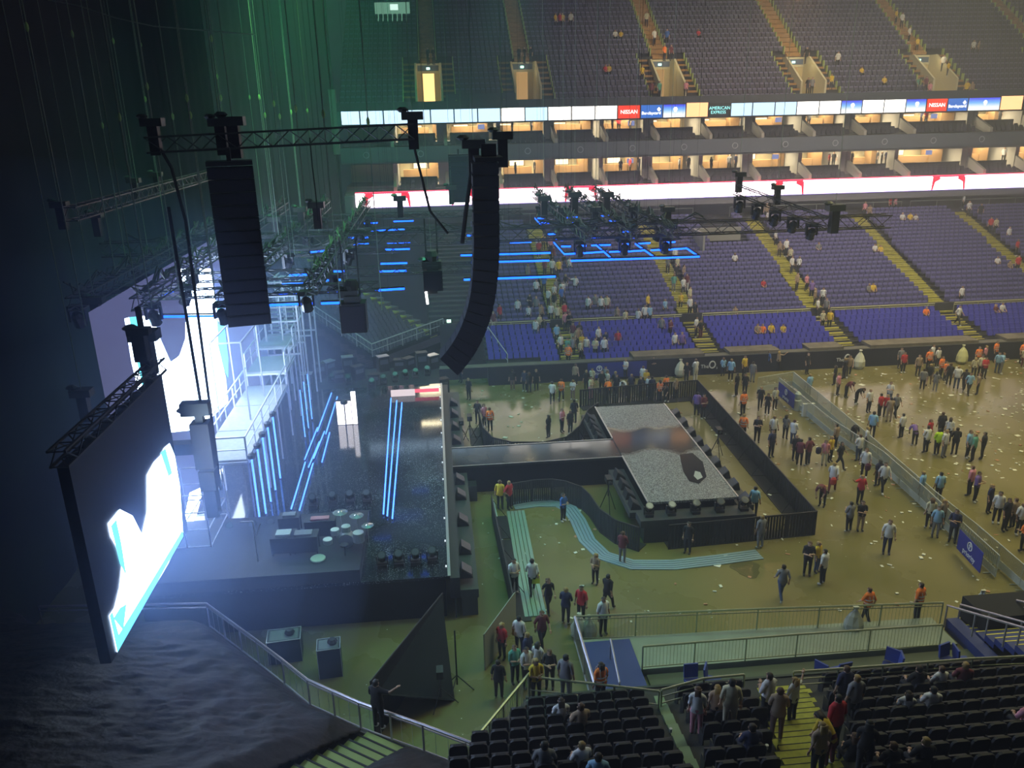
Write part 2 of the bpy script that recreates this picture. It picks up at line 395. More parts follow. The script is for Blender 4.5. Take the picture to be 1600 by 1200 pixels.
# ---- advertising boards above the suites
BX = [531, 561, 598, 637, 672, 709, 746, 782, 820, 856, 893, 930, 965, 1001, 1036, 1072, 1107, 1142, 1176, 1211, 1245, 1280, 1314, 1347, 1381, 1415, 1447, 1480, 1512, 1562, 1597, 1640]
KINDS = 'pppppppwpwwwrbgokpppwwgwwgrbgokp'
CM = {'p': emat('board_pale', (.52, .74, 1.0), 1.7), 'w': emat('board_white', (1.0, .96, .92), 3.2), 'r': emat('board_red', (.95, .06, .03), 1.2), 'b': emat('board_blue', (.05, .20, .72), 1.0),
      'k': mat('board_black', (.02, .03, .04), .5), 'o': emat('board_orange', (1.0, .48, .22), 2.0)}
gm = D.materials.new('board_blue_gradient'); gm.use_nodes = True; nt = gm.node_tree; nt.nodes.clear()
tc = nt.nodes.new('ShaderNodeTexCoord'); sp = nt.nodes.new('ShaderNodeSeparateXYZ'); rr = nt.nodes.new('ShaderNodeValToRGB'); em = nt.nodes.new('ShaderNodeEmission'); oo = nt.nodes.new('ShaderNodeOutputMaterial')
nt.links.new(tc.outputs['Generated'], sp.inputs[0]); nt.links.new(sp.outputs[2], rr.inputs[0]); nt.links.new(rr.outputs[0], em.inputs[0]); nt.links.new(em.outputs[0], oo.inputs[0]); em.inputs[1].default_value = 1.3
rr.color_ramp.elements[0].color = (.9, .95, 1, 1); rr.color_ramp.elements[0].position = .25; rr.color_ramp.elements[1].color = (.06, .07, .8, 1); rr.color_ramp.elements[1].position = .95
e2 = rr.color_ramp.elements.new(.6); e2.color = (.2, .5, 1, 1)
CM['g'] = gm
NM = {'p': 'pale blue', 'w': 'plain glowing white', 'r': 'red with white lettering', 'b': 'blue with white lettering and a mark', 'g': 'blue to white with a small crest', 'o': 'orange and white', 'k': 'black with turquoise lettering'}
white_e = emat('board_lettering', (1, .97, .92), 2.6); teal_e = emat('board_teal', (.35, .95, .95), 1.6)
cnt = {}
for i, k in enumerate(KINDS[:31]):
    x0 = wy(BX[i], 168, SY - .4).x + .06; x1 = wy(BX[i+1], 168, SY - .4).x - .06
    cnt[k] = cnt.get(k, 0) + 1; n = KINDS[:31].count(k)
    lab = '%s advertising board, %s such from the left' % (NM[k], rown[cnt[k]-1] if cnt[k] < 12 else 'last')
    t = thing('advertising_board', lab, 'advertising board', (x0, SY - .4, 18.75), 0, 'advertising boards above the suites')
    w = x1 - x0; zt = 1.22 if k != 'o' else 1.34
    MB().box(0, w, 0, .2, 0, zt).build('board', CM[k], t)
    MB().box(-.05, w + .05, .02, .26, -.05, zt + .05).build('frame', blackm, t)
    if k == 'r': stext('lettering', 'NISSAN', .52, white_e, t, (w/2, -.03, .6), (1,0,0), (0,0,1))
    if k == 'b':
        stext('lettering', 'Barclaycard', .42, white_e, t, (w/2 - .05, -.03, .45), (1,0,0), (0,0,1))
        MB().lathe([(.02, -.2), (.2, 0), (.02, .2)], (w - .35, -.0, .8), 8, sy=.2).build('emblem', white_e, t)
    if k == 'g': MB().lathe([(.08, -.25), (.22, .05), (.1, .22)], (w/2 + .1, 0, .75), 8, sy=.2).build('crest', white_e, t)
    if k == 'k':
        stext('lettering', 'AMERICAN', .44, teal_e, t, (w/2, -.03, .78), (1,0,0), (0,0,1)); stext('lettering', 'EXPRESS', .42, teal_e, t, (w/2 - .12, -.03, .38), (1,0,0), (0,0,1))
MB().box(XL, 72, SY - .1, SY + .1, 18.6, 19.95).build('trim_5', slab_m, kind='structure')
# ---- upper tier
UA = [0.0, 10.0, 25.0, 40.0, 54.5, 69.0]
UR = [(85.0 + .85 * i, 20.0 + .55 * i) for i in range(26)]
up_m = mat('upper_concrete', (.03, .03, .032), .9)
b = MB()
for i, (y, z) in enumerate(UR):
    if i > 8: b.box(XL, 78, y, y + .87, z - .7, z); continue
    cuts = [XL] + [q for a in UA for q in (a - 1.38, a + 1.38)] + [78]
    for c0, c1 in zip(cuts[::2], cuts[1::2]): b.box(c0, c1, y, y + .87, z - .7 if i else 19.9, z)
b.box(XL, 78, 92.75, 92.9, 19, 24.9)
b.box(XL, 78, SY + .1, 85, 19.9, 20.0); b.box(XL, 78, 107, 107.3, 20, 36)
b.build('floor_upper_tier', up_m, kind='structure')
MB().box(XL, 78, 84.0, 84.15, 19.9, 20.75).build('trim_6', mat('dark_parapet', (.05, .06, .08), .6), kind='structure')
orange_c = mat('orange_brown_stair', (.36, .20, .06), .85, noise=.25, nscale=2)
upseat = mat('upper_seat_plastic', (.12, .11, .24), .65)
vomw = 1.25
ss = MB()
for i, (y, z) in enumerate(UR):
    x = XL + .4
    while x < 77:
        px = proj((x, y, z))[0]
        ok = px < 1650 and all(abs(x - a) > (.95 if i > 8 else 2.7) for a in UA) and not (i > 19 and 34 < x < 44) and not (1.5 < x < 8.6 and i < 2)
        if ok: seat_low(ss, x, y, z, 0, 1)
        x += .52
ss.build('upper_tier_seats', [upseat, mat('shaded_upper_pan', (.035, .033, .06), .7)], label='rows of dim purple seats filling the far upper tier', cat='seats', kind='stuff', fixn=False)  # darker pans carry the shade of the row gaps in their colour
lime = mat('lime_end_panel', (.42, .55, .18), .6)
for n, a in enumerate(UA):
    c = MB()
    for i, (y, z) in enumerate(UR):
        if i > 8: c.box(a - .8, a + .8, y, y + .45, z, z + .2); c.box(a - .8, a + .8, y - .4, y, z - .28, z)
        else:
            for s_ in (-1, 1): c.box(a + s_ * 2.0 - .55, a + s_ * 2.0 + .55, y, y + .45, z, z + .2)
    c.build('stair_aisle', orange_c, kind='structure')
    e = MB()
    for i, (y, z) in enumerate(UR):
        for s_ in (-1, 1): e.box(a + s_ * (.9 if i > 8 else 2.62) - .04, a + s_ * (.9 if i > 8 else 2.62) + .04, y + .1, y + .5, z, z + .85)
    e.build('trim_%d' % (10 + n), lime, kind='structure')
    # vomitory: pale side walls, lintel, dark lit passage
    cream = mat('cream_wall', (.60, .56, .40), .8)
    v = MB(); yb = 92.3; zb = 24.6; zf = 20.6
    for s_ in (-1, 1):
        v.plate([(a + s_ * 1.3 - .1, 86.6, zf), (a + s_ * 1.3 - .1, yb, zf), (a + s_ * 1.3 - .1, yb, zb), (a + s_ * 1.3 - .1, 91, zb), (a + s_ * 1.3 - .1, 86.6, zf + 1.4)], (.2, 0, 0))
    v.box(a - 1.2, a + 1.2, yb - .1, yb + .1, zb - 1.0, zb)
    v.build('wall_vomitory', cream, kind='structure')
    MB().box(a - 1.2, a - .6, yb, yb + .2, zf, zb - 1).box(a + .6, a + 1.2, yb, yb + .2, zf, zb - 1).box(a - 1.2, a + 1.2, 86.6, 92.3, zf - .1, zf).build('wall_passage', beige, kind='structure')
    MB().box(a - 1.1, a + 1.1, yb - .14, yb - .1, zb - .75, zb - .2).build('wall_lintel', mat('blue_grey_lintel', (.10, .14, .24), .6), kind='structure')
    MB().box(a - .62, a + .62, yb + .02, yb + .06, zf, zb - 1).build('door_%d' % n, emat('corridor_glow_%d' % (n == 0), (1, .58, .2), (2.2 if n == 0 else .45)), kind='structure')
    MB().box(a - .18, a + .18, yb - .2, yb - .15, zb - .62, zb - .40).build('exit_sign', emat('exit_sign_glow', (.5, 1, .7), 3.0), label='small green exit sign over the vomitory, %s from the left in the upper tier' % rown[n], cat='exit sign', group='exit signs of the upper tier')
    l = lamp('vomitory_lamp', 'POINT', (a, 89.5, 24.2), (a, 89.5, 0), 45, (1, .8, .4), .3)
# lit control-room window high at the left, grey column where the drapes begin
MB().box(-5.6, -1.7, 100, 100.2, 29.5, 31.4).build('window_1', emat('control_room_glow', (.35, .75, .55), .38), kind='structure')
MB().box(-3.9, -3.0, 99.9, 100, 30.6, 31.2).build('window_2', emat('control_screen', (.7, 1, .9), 1.2), kind='structure')
MB().box(-9.6, -9.0, 83.5, 84.5, 16, 22).build('wall_column', mat('grey_column', (.26, .24, .22), .8), kind='structure')
# glass boards between vomitories
MB().box(1.6, 8.6, 85.6, 85.7, 20.2, 21.4).build('glass_screen', mat('dark_glass', (.08, .09, .12), .25), label='dark glass screen at the front of the upper tier, between two vomitories', cat='screen')
# ============================================================ stage side
# corner stand behind the stage, black drapes
cover_m = mat('grey_cover', (.11, .10, .12), .9, noise=.25, nscale=.5)
A0 = Vector((-5.2, 58.6)); A1 = Vector((.2, 65.4)); up2 = Vector((-6.8, 5.4)).normalized()
b = MB()
for k in range(22):
    p = A0 + up2 * (.8 * k); q = A1 + up2 * (.8 * k); z = 2.3 + .3 * k
    b.plate([(p.x, p.y, z), (q.x, q.y, z), (q.x + up2.x * .85, q.y + up2.y * .85, z), (p.x + up2.x * .85, p.y + up2.y * .85, z)], (0, 0, -.6))
b.build('floor_corner_stand', cover_m, kind='structure')
MB().plate([(A0.x, A0.y, 0), (A1.x, A1.y, 0), (A1.x, A1.y, 2.6), (A0.x, A0.y, 2.6)], (-.2, .2, 0)).plate([(A0.x, A0.y, 0), (A0.x, A0.y, 2.6), (A0.x + up2.x*17, A0.y + up2.y*17, 9), (A0.x + up2.x*17, A0.y + up2.y*17, 0)], (.2, .1, 0)).build('wall_corner', black, kind='structure')
MB().box(-1.2, 3.5, 65.2, 84, 0, 2.3).build('wall_vomitory_side', black, kind='structure')
st = MB(); d2 = (A1 - A0).normalized()
for k in range(22):
    p = A0 + d2 * 6.9 + up2 * (.8 * k); z = 2.34 + .3 * k
    st.plate([(p.x, p.y, z), (p.x + d2.x*.95, p.y + d2.y*.95, z), (p.x + d2.x*.95 + up2.x*.8, p.y + d2.y*.95 + up2.y*.8, z), (p.x + up2.x*.8, p.y + up2.y*.8, z)], (0, 0, .1))
st.build('stair_corner', yellow_step, kind='structure')
# simple far seats of the corner block
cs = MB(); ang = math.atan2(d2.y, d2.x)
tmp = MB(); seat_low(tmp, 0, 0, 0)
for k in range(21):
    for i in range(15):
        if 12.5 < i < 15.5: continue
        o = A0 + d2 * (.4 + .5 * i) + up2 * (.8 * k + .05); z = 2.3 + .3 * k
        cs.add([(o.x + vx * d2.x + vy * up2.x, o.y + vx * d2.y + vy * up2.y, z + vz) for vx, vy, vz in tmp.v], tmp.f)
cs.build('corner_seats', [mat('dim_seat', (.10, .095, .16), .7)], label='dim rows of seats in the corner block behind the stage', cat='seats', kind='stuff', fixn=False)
rail('corner_railing', [(A1.x, A1.y, 2.6), (A0.x, A0.y, 2.6)], 1.0, 'pale railing along the front of the corner block behind the stage', 1.6, .035, m=mat('pale_rail', (.5, .5, .52), .5), mid=(.5,), bars=.4)
rail('corner_railing', [(A0.x, A0.y, 2.6), (A0.x + up2.x * 9, A0.y + up2.y * 9, 6.2)], 1.0, 'pale railing climbing the side of the corner block behind the stage', 1.6, .035, m=MATS['pale_rail'], mid=(.5,), bars=.4)
rail('slope_railing', [(3.2, 66.5, 2.6), (5.0, 59.6, 1.0)], 1.0, 'thin handrail sloping down at the left end of the blue seats', 2.5, .03, m=MATS['pale_rail'], mid=(.5,))
MB().box(.5, .85, 65.9, 65.95, 3.1, 3.35).build('exit_sign', emat('exit_sign_glow', (.5, 1, .7), 3.0), label='small green exit sign beside the corner block stairs', cat='exit sign')
drape_m = mat("night_blue_drape", (.020, .026, .032), .95, noise=.15, nscale=.4)
def drape(name, pts, z0, z1, m, amp=.03, freq=1.2, **k):
    """hanging cloth with vertical folds through the given ground points"""
    rows = [[], []]; dist = 0
    for a, c in zip(pts, pts[1:]):
        a = Vector(a); c = Vector(c); L = (c - a).length; n = max(2, int(L * 4)); nn = Vector((-(c-a).y, (c-a).x)).normalized()
        for i in range(n + 1):
            q = a.lerp(c, i / n) + nn * amp * math.sin((dist + L * i / n) * freq * 2)
            rows[0].append((q.x, q.y, z0)); rows[1].append((q.x, q.y, z1))
        dist += L
    s = MB(); s.sheet(rows); o = s.build(name, m, fixn=False, **k)
    md = o.modifiers.new('thick', 'SOLIDIFY'); md.thickness = .02
    return o
drape('wall_drape', [(-9.4, 84.2), (-13.2, 74), (-13.2, 54)], 7.5, 34, drape_m, kind='structure')
drape('wall_drape', [(-19, 92), (-17.5, 56), (-17.5, 8)], 0, 34, drape_m, kind='structure')
drape('wall_drape', [(-17.5, 8), (-15, 2)], 0, 34, mat('dark_side_drape', (.02, .025, .035), .95), kind='structure')
drape('wall_drape', [(-20, 95), (-9.2, 84.6)], 0, 34, drape_m, kind='structure')
# ---- main deck
SH = 2.0
deck_m = littered('stage_deck_with_confetti', (.012, .014, .022), (.035, .04, .06), (.40, .42, .46), .24, .07, 20, .3)
skirt_m = mat('black_skirt', (.004, .004, .006), .9, spec=.15)
dk = thing('stage', 'large glossy black main stage strewn with pale confetti', 'stage', (0, 0, 0))
MB().box(-12.6, -.15, 28.8, 53.4, SH - .12, SH).build('deck', deck_m, dk, fixn=True)
MB().box(-12.4, -.35, 28.95, 53.2, 0, SH - .12).build('skirt', skirt_m, dk)
MB().box(-.15, .25, 28.8, 53.4, SH - .5, SH - .1).box(.0, .06, 28.8, 53.4, 0, SH - .5).build('front_edge', blackm, dk)
MB().box(-.24, -.12, 28.8, 53.4, SH, SH + .03).build('edge_strip', alu, dk)
lm = emat('edge_lamp', (.8, .9, 1), 1.1)
el = MB()
for y in np.arange(29.5, 53, 2.1): el.box(-.32, -.26, y, y + .07, SH, SH + .06)
el.build('edge_lights', lm, dk)
# riser near left: dark drum and keyboard platform
MB().box(-12.4, -3.75, 28.85, 34.0, SH, SH + .55).build('riser', mat('dark_riser', (.02, .022, .03), .6), label='dark low riser at the near end of the stage carrying the drums', cat='riser')
# ---- runway and far stage (square thrust)
rw = thing('runway', 'narrow glossy runway joining main stage and square thrust stage', 'runway', (0, 0, 0))
MB().box(.25, 9.6, 40.2, 42.8, 1.52, 1.64).build('deck', littered('runway_deck', (.025, .024, .028), (.055, .05, .052), (.5, .5, .52), .12, .09, 20, .5), rw)
MB().box(.25, 9.6, 40.3, 42.7, 0, 1.52).build('skirt', skirt_m, rw)
MB().box(.25, 9.6, 42.72, 42.8, 1.64, 1.67).box(.25, 9.6, 40.2, 40.26, 1.64, 1.67).build('edge_strip', alu, rw)
bs = thing('thrust_stage', 'square thrust stage deck covered in grey confetti, in the crowd floor', 'stage', (0, 0, 0))
bst = D.materials.new('thrust_deck_confetti'); bst.use_nodes = True; nt = bst.node_tree; bb = nt.nodes['Principled BSDF']; N = nt.nodes.new; L = nt.links.new
tc = N('ShaderNodeTexCoord'); n1 = N('ShaderNodeTexNoise'); n1.inputs['Scale'].default_value = 22; n1.inputs['Detail'].default_value = 9; L(tc.outputs['Object'], n1.inputs[0])
r1 = N('ShaderNodeValToRGB'); r1.color_ramp.elements[0].color = (.03, .03, .035, 1); r1.color_ramp.elements[1].color = (.40, .43, .46, 1); r1.color_ramp.elements[0].position = .42; r1.color_ramp.elements[1].position = .62; L(n1.outputs['Fac'], r1.inputs[0])
sp = N('ShaderNodeSeparateXYZ'); L(tc.outputs['Object'], sp.inputs[0])
n2 = N('ShaderNodeTexNoise'); n2.inputs['Scale'].default_value = .5; n2.inputs['Detail'].default_value = 4; L(tc.outputs['Object'], n2.inputs[0])
# swept bare band across the middle (y 40.6 .. 43.6)
sb = N('ShaderNodeMath'); sb.operation = 'SUBTRACT'; sb.inputs[1].default_value = 42.4; L(sp.outputs[1], sb.inputs[0])
ab = N('ShaderNodeMath'); ab.operation = 'ABSOLUTE'; L(sb.outputs[0], ab.inputs[0])
ad = N('ShaderNodeMath'); ad.operation = 'MULTIPLY_ADD'; ad.inputs[1].default_value = -3.5; L(n2.outputs['Fac'], ad.inputs[0]); L(ab.outputs[0], ad.inputs[2])
mr = N('ShaderNodeMapRange'); mr.inputs['From Min'].default_value = -.35; mr.inputs['From Max'].default_value = .45; L(ad.outputs[0], mr.inputs['Value'])
mx = N('ShaderNodeMix'); mx.data_type = 'RGBA'; L(mr.outputs[0], mx.inputs[0]); mx.inputs[6].default_value = (.05, .045, .045, 1); L(r1.outputs[0], mx.inputs[7]); L(mx.outputs[2], bb.inputs['Base Color'])
m2 = N('ShaderNodeMapRange'); m2.inputs['To Min'].default_value = .10; m2.inputs['To Max'].default_value = .42; L(mr.outputs[0], m2.inputs['Value']); L(m2.outputs[0], bb.inputs['Roughness'])
MB().box(9.6, 14.1, 34.6, 48.0, 1.58, 1.70).build('deck', bst, bs)
MB().box(9.75, 13.95, 34.7, 47.9, 0, 1.58).build('skirt', skirt_m, bs)
MB().box(9.55, 9.63, 34.6, 40.2, 1.70, 1.73).box(9.55, 9.63, 42.8, 48, 1.70, 1.73).box(14.06, 14.14, 34.6, 48, 1.7, 1.73).build('edge_strip', alu, bs)
MB().box(9.0, 14.6, 33.6, 34.6, .9, 1.25).box(8.7, 9.55, 34.6, 39.6, .9, 1.2).box(8.7, 9.55, 43.4, 48, .9, 1.2).box(14.15, 14.95, 34.6, 48.2, .9, 1.2).box(9.2, 14.6, 33.7, 34.5, 0, .9).box(14.2, 14.9, 34.6, 48, 0, .9).build('side_ledge', mat('ledge', (.05, .052, .055), .5), bs, label='lower black ledge round the deck')
ft = [wz(x, y, 1.705) for x, y in ((1062,710),(1082,708),(1098,722),(1104,745),(1092,756),(1077,752),(1068,738),(1064,722))]
MB().plate(ft, (0, 0, .01)).build('bare_patch', mat('bare_deck', (.012, .012, .014), .15), bs, label='long bare glossy footprint swept free of confetti')
ft = [wz(x, y, 1.706) for x, y in ((1086,736),(1094,738),(1098,746),(1090,750),(1084,744))]
MB().plate(ft, (0, 0, .012)).build('confetti_clump', mat('clump', (.4, .42, .42), .8), bs)
# ---- stage spot fixtures
def moving_head(loc, rz, lab, tilt=.6, hang=False, group=None, s=1.0):
    t = thing('moving_head_light', lab, 'stage light', loc, rz, group); d = -1 if hang else 1
    MB().box(-.2*s, .2*s, -.2*s, .2*s, min(0, d*.14*s), max(0, d*.14*s)).build('base', blackm, t)
    y = MB(); 
    for k in (-1, 1): y.box(k*.22*s-.03*s, k*.22*s+.03*s, -.07*s, .07*s, min(d*.12*s, d*.5*s), max(d*.12*s, d*.5*s))
    y.box(-.24*s, .24*s, -.06*s, .06*s, min(d*.10*s, d*.16*s), max(d*.10*s, d*.16*s))
    y.build('yoke', blackm, t)
    h = MB(); h.lathe([(.10*s, -.22*s), (.17*s, -.12*s), (.17*s, .12*s), (.19*s, .24*s)], n=9)
    o = h.build('head', mat('fixture_shell', (.05, .05, .055), .25, .3), t); o.location = (0, 0, d * .42*s); o.rotation_euler = (tilt if not hang else math.pi + tilt, 0, 0)
    l = MB(); l.lathe([(.15*s, .235*s), (.15*s, .255*s)], n=9); q = l.build('lens', mat('lens_glass', (.10, .11, .13), .08), o)
    return t
near_row = [(598,885),(624,882),(650,880),(676,877)]
mh = moving_head(wz(*near_row[0], SH), 0, 'first moving light of four on the near stage edge, beside the riser', group='moving lights on the near stage edge'); keep(mh)
od = ['first', 'second', 'third', 'fourth', 'fifth', 'sixth', 'seventh', 'eighth', 'ninth', 'tenth', 'eleventh', 'twelfth', 'thirteenth', 'fourteenth', 'fifteenth', 'sixteenth', 'seventeenth', 'eighteenth', 'nineteenth', 'twentieth']
for i, p in enumerate(near_row[1:]):
    c = copy_tree(mh); c.location = wz(*p, SH); c['label'] = '%s moving light from the left on the near stage edge' % od[i+1]
far_row = [(490,792),(521,788),(548,786),(574,785)]
for i, p in enumerate(far_row):
    c = copy_tree(mh); c.location = wz(*p, SH); c['label'] = '%s moving light from the left in the row behind the drums' % od[i]; c['group'] = 'moving lights behind the drums'
for i, p in enumerate([(362,838),(398,835),(426,832)]):
    c = copy_tree(mh); c.location = wz(p[0], p[1], SH); c['label'] = '%s moving light from the left beneath the scaffold walkway' % od[i]; c['group'] = 'moving lights below the walkway'
for i, p in enumerate([(582,606),(600,600),(618,596),(634,592),(650,590),(668,586),(520,598),(545,600)]):
    c = copy_tree(mh); c.location = wz(p[0], p[1], SH); c['label'] = '%s moving light from the left along the far end of the stage' % od[i]; c['group'] = 'moving lights at the far end of the stage'
def wedge(loc, rz, lab, group=None, s=1):
    t = thing('floor_monitor', lab, 'stage monitor', loc, rz, group)
    MB().plate([(-.35*s,-.25*s,0), (-.35*s,.3*s,0), (-.35*s,.2*s,.42*s), (-.35*s,-.2*s,.12*s)], (.7*s,0,0)).build('cabinet', blackm, t)
    MB().plate([(-.31*s,-.21*s,.135*s), (-.31*s,.19*s,.43*s), (.31*s,.19*s,.43*s), (.31*s,-.21*s,.135*s)], (0,-.01,.015)).build('grille', mat('grille', (.10,.10,.13), .4, .5), t)
    return t
w0 = keep(wedge((.05, 33.4, 1.6), math.pi/2, 'floor monitor on the ledge at the near front corner of the main stage', 'floor monitors along the stage front'))
w0.location = (.55, 29.6, 1.55)
for i, y in enumerate([31.9, 34.5, 37.2, 39.0, 44.4, 46.6, 48.8, 50.9]):
    c = copy_tree(w0); c.location = (.6, y, 1.3); c['label'] = 'floor monitor on the stage front ledge, %s away from the near corner' % od[i + 1]
MB().box(.25, 1.0, 28.8, 40.1, .9, 1.3).box(.25, 1.0, 42.9, 53.4, .9, 1.3).box(.3, .95, 28.9, 40, 0, .9).box(.3, .95, 43, 53.3, 0, .9).build('front_ledge', mat('ledge', (.05, .052, .055), .5), label='lower black ledge running along the front of the main stage', cat='ledge')
for i, y in enumerate([35.2, 36.3, 37.4, 38.6, 43.9, 44.9, 45.9, 47.0]):
    c = copy_tree(w0); c.location = (9.1, y, 1.2); c['label'] = 'small monitor on the left ledge of the thrust stage, %s from the near corner' % od[i]; c['group'] = 'monitors on the thrust stage, left ledge'
for i, y in enumerate([35.0, 36.6, 38.0, 39.4, 41.0, 42.4, 43.8, 45.4, 47.0]):
    c = copy_tree(w0); c.location = (14.55, y, 1.2); c.rotation_euler = (0, 0, -math.pi/2); c['label'] = 'small monitor on the right ledge of the thrust stage, %s from the near corner' % od[i]; c['group'] = 'monitors on the thrust stage, right ledge'
for i, x in enumerate([9.5, 10.6, 11.8, 13.0, 14.2]):
    c = copy_tree(mh); c.location = (x, 34.1, 1.25); c['label'] = '%s small stage light from the left on the near ledge of the thrust stage' % od[i]; c['group'] = 'lights on the near ledge of the thrust stage'
# ---- blue light tubes on the stage floor
tube_m = emat('blue_tube', (.055, .19, 1.0), 4.4); cab_d = mat('black_cable', (.012, .012, .014), .7); tube_d = emat('deep_blue_tube', (.006, .075, 1.0), 6)
def ltube(p, q, lab, group, m=tube_m, r=.035, cat='light tube'):
    p = Vector(p); q = Vector(q); t = thing('light_tube', lab, cat, p, 0, group)
    MB().tube((0,0,0), q - p, r, 6).build('lamp', m, t)
    MB().tube((0,0,-r*1.6), (q - p) + Vector((0,0,-r*1.6)), r * .8, 5).build('housing', blackm, t)
    return t
for i, (a, c) in enumerate((((611,622),(599,803)), ((620,626),(605,806)), ((628,629),(613,810)))):
    ltube(wz(*a, SH+.1), wz(*c, SH+.1), '%s of three long blue light tubes on the stage floor, counted from the left' % od[i], 'three long blue tubes on the stage')
pr = [((518,614),(496,674)), ((527,620),(509,678)), ((496,668),(476,718)), ((507,674),(490,716)), ((515,676),(503,722)), ((477,722),(455,795)), ((489,724),(468,797)), ((499,690),(482,730))]
pl = ['upper left', 'upper right', 'middle left', 'middle centre', 'middle right', 'lower left', 'lower right', 'short middle']
for i, (a, c) in enumerate(pr):
    ltube(wz(*a, SH+.12), wz(*c, SH+.12), 'blue light tube in the stepped tube cluster on the stage, %s one' % pl[i], 'stepped blue tubes on the stage')
ltube(wz(694,690,SH-.3), wz(697,722,SH-.3), 'short upright-looking blue tube at the mouth of the runway, left one', 'blue tubes at the runway mouth')
ltube(wz(703,694,SH-.3), wz(705,727,SH-.3), 'short upright-looking blue tube at the mouth of the runway, right one', 'blue tubes at the runway mouth')
# hanging drop tubes below the walkway: five bright ones with lamp heads
for i, (x, yt) in enumerate(((393,716),(402,700),(410,682),(418,666),(426,650))):
    top = wx(x, yt, -8.7); bot = Vector((-8.7, top.y, SH + .05))
    t = ltube(top, bot, '%s upright blue tube from the near end of the walkway edge' % od[i], 'upright blue tubes under the walkway', r=.05)
    MB().lathe([(.05,-.12),(.16,-.1),(.18,.08),(.07,.16)], (0,0,.1), 8).build('lamp_head', blackm, t)
for i, y in enumerate((44.6, 46.0, 47.5)):
    ltube((-8.2, y, 5.0), (-8.2, y, SH + .1), '%s thin upright blue tube below the middle of the walkway' % od[i], 'thin upright tubes under the walkway', r=.03)
# ---- scaffold walkway of pale square tube
sc_m = mat('pale_square_tube', (.62, .64, .72), .4, .2); tread_m = mat('grey_tread', (.30, .31, .36), .7, noise=.2, nscale=6)
sw = thing('scaffold_walkway', 'pale tube scaffold walkway with railings along the back of the stage', 'scaffold', (0, 0, 0))
b = MB(); segs = [(34.5, 38.2, 5.2), (38.2, 41.8, 5.2), (41.8, 45.2, 5.2), (45.2, 48.4, 6.0), (48.4, 50.8, 6.6)]
for y0, y1, z in segs: b.box(-11.2, -9.0, y0 + .04, y1 - .04, z - .14, z)
b.build('treads', tread_m, sw)
b = MB()
def sq(p, q, r=.05): b.tube(p, q, r, 4)
for y0, y1, z in segs:
    for x in (-11.2, -9.0):
        sq((x, y0, z - .15), (x, y1, z - .15), .08)
    sq((-11.2, y0, z - .15), (-9, y0, z - .15), .08)
b.build('edge_beams', sc_m, sw)
for y0, y1, z in segs:
    for x in (-11.2, -9.0):
        b = MB(); sq((x, y0, SH), (x, y0, z + 1.1), .05); b.build('upright', sc_m, sw)
        b = MB(); sq((x, y0, z + 1.1), (x, y1, z + 1.1)); sq((x, y0, z + .55), (x, y1, z + .55), .03); sq((x, (y0+y1)/2, z), (x, (y0+y1)/2, z + 1.1), .03); b.build('guard_rail', sc_m, sw)
b = MB(); sq((-11.2, 34.5, 6.3), (-9.0, 34.5, 6.3)); sq((-11.2, 34.5, 5.7), (-9.0, 34.5, 5.7), .03); b.build('guard_rail', sc_m, sw)
# stair rising to the far end
b = MB()
for k in range(9): b.box(-11.0, -9.2, 50.9 + .32*k, 51.2 + .32*k, 6.6 - .04 + .22*k, 6.64 + .22*k)
b.build('stair_treads', tread_m, sw)
# tall open frames
def frame(x0, x1, y, z0, z1, r=.06, lab=None):
    b = MB()
    for x in (x0, x1): b.tube((x, y, z0), (x, y, z1), r, 4)
    for z in (z1, z0 + (z1 - z0) * .5): b.tube((x0, y, z), (x1, y, z), r, 4)
    return b
for i, (y, z1, x0, x1) in enumerate(((49.6, 9.4, -10.8, -8.8), (51.4, 9.9, -10.8, -8.8), (53.0, 9.9, -10.6, -8.6), (55.0, 9.6, -10.6, -8.6))):
    b = frame(x0, x1, y, SH, z1, .07)
    if i < 3:
        for x in (x0, x1): b.tube((x, y, z1), (x, y + 1.7, z1), .06, 4); b.tube((x, y, z1 - 1.6), (x, y + 1.7, z1 - 1.6), .05, 4)
    b.tube((x0, y, z1 - 1.6), (x1, y, z1 - 1.6), .06, 4).tube(((x0+x1)/2, y, SH), ((x0+x1)/2, y, z1), .05, 4)
    b.build('scaffold_tower', mat('bright_square_tube', (.78, .80, .85), .4, .1), label='tall white tube tower, %s from the near end, at the far end of the walkway' % od[i], cat='scaffold tower', group='tall white tube frames')
fr2 = thing('portal_frame', 'thin grey portal frame standing over the near part of the walkway', 'scaffold frame', (0, 0, 0))
b = MB()
P1 = [(-11.4, 39.6), (-9.9, 39.6), (-9.9, 43.2), (-11.4, 43.2)]
for x, y in P1: b.tube((x, y, 5.2), (x, y, 9.3), .05, 4)
b.build('uprights', mat('grey_tube', (.25, .26, .33), .5, .3), fr2)
b = MB()
for a, c in zip(P1, P1[1:] + P1[:1]): b.tube((*a, 9.3), (*c, 9.3), .05, 4)
b.build('top_frame', MATS['grey_tube'], fr2)
# mesh box on stage and lower scaffold in front of the white column
b = MB()
for x in (-12.0, -11.2, -10.2):
    for y in (31.5, 34.4): b.tube((x, y, SH), (x, y, 5.0), .04, 4)
for z in (2.6, 3.4, 4.2, 5.0):
    b.tube((-12, 31.5, z), (-10.2, 31.5, z), .03, 4).tube((-10.2, 31.5, z), (-10.2, 34.4, z), .03, 4).tube((-12, 34.4, z), (-10.2, 34.4, z), .03, 4)
b.tube((-12, 31.5, 2.6), (-10.2, 31.5, 5), .03, 4)
b.build('access_ladder_frame', sc_m, label='open tube frame with rungs below the near end of the walkway', cat='scaffold frame')
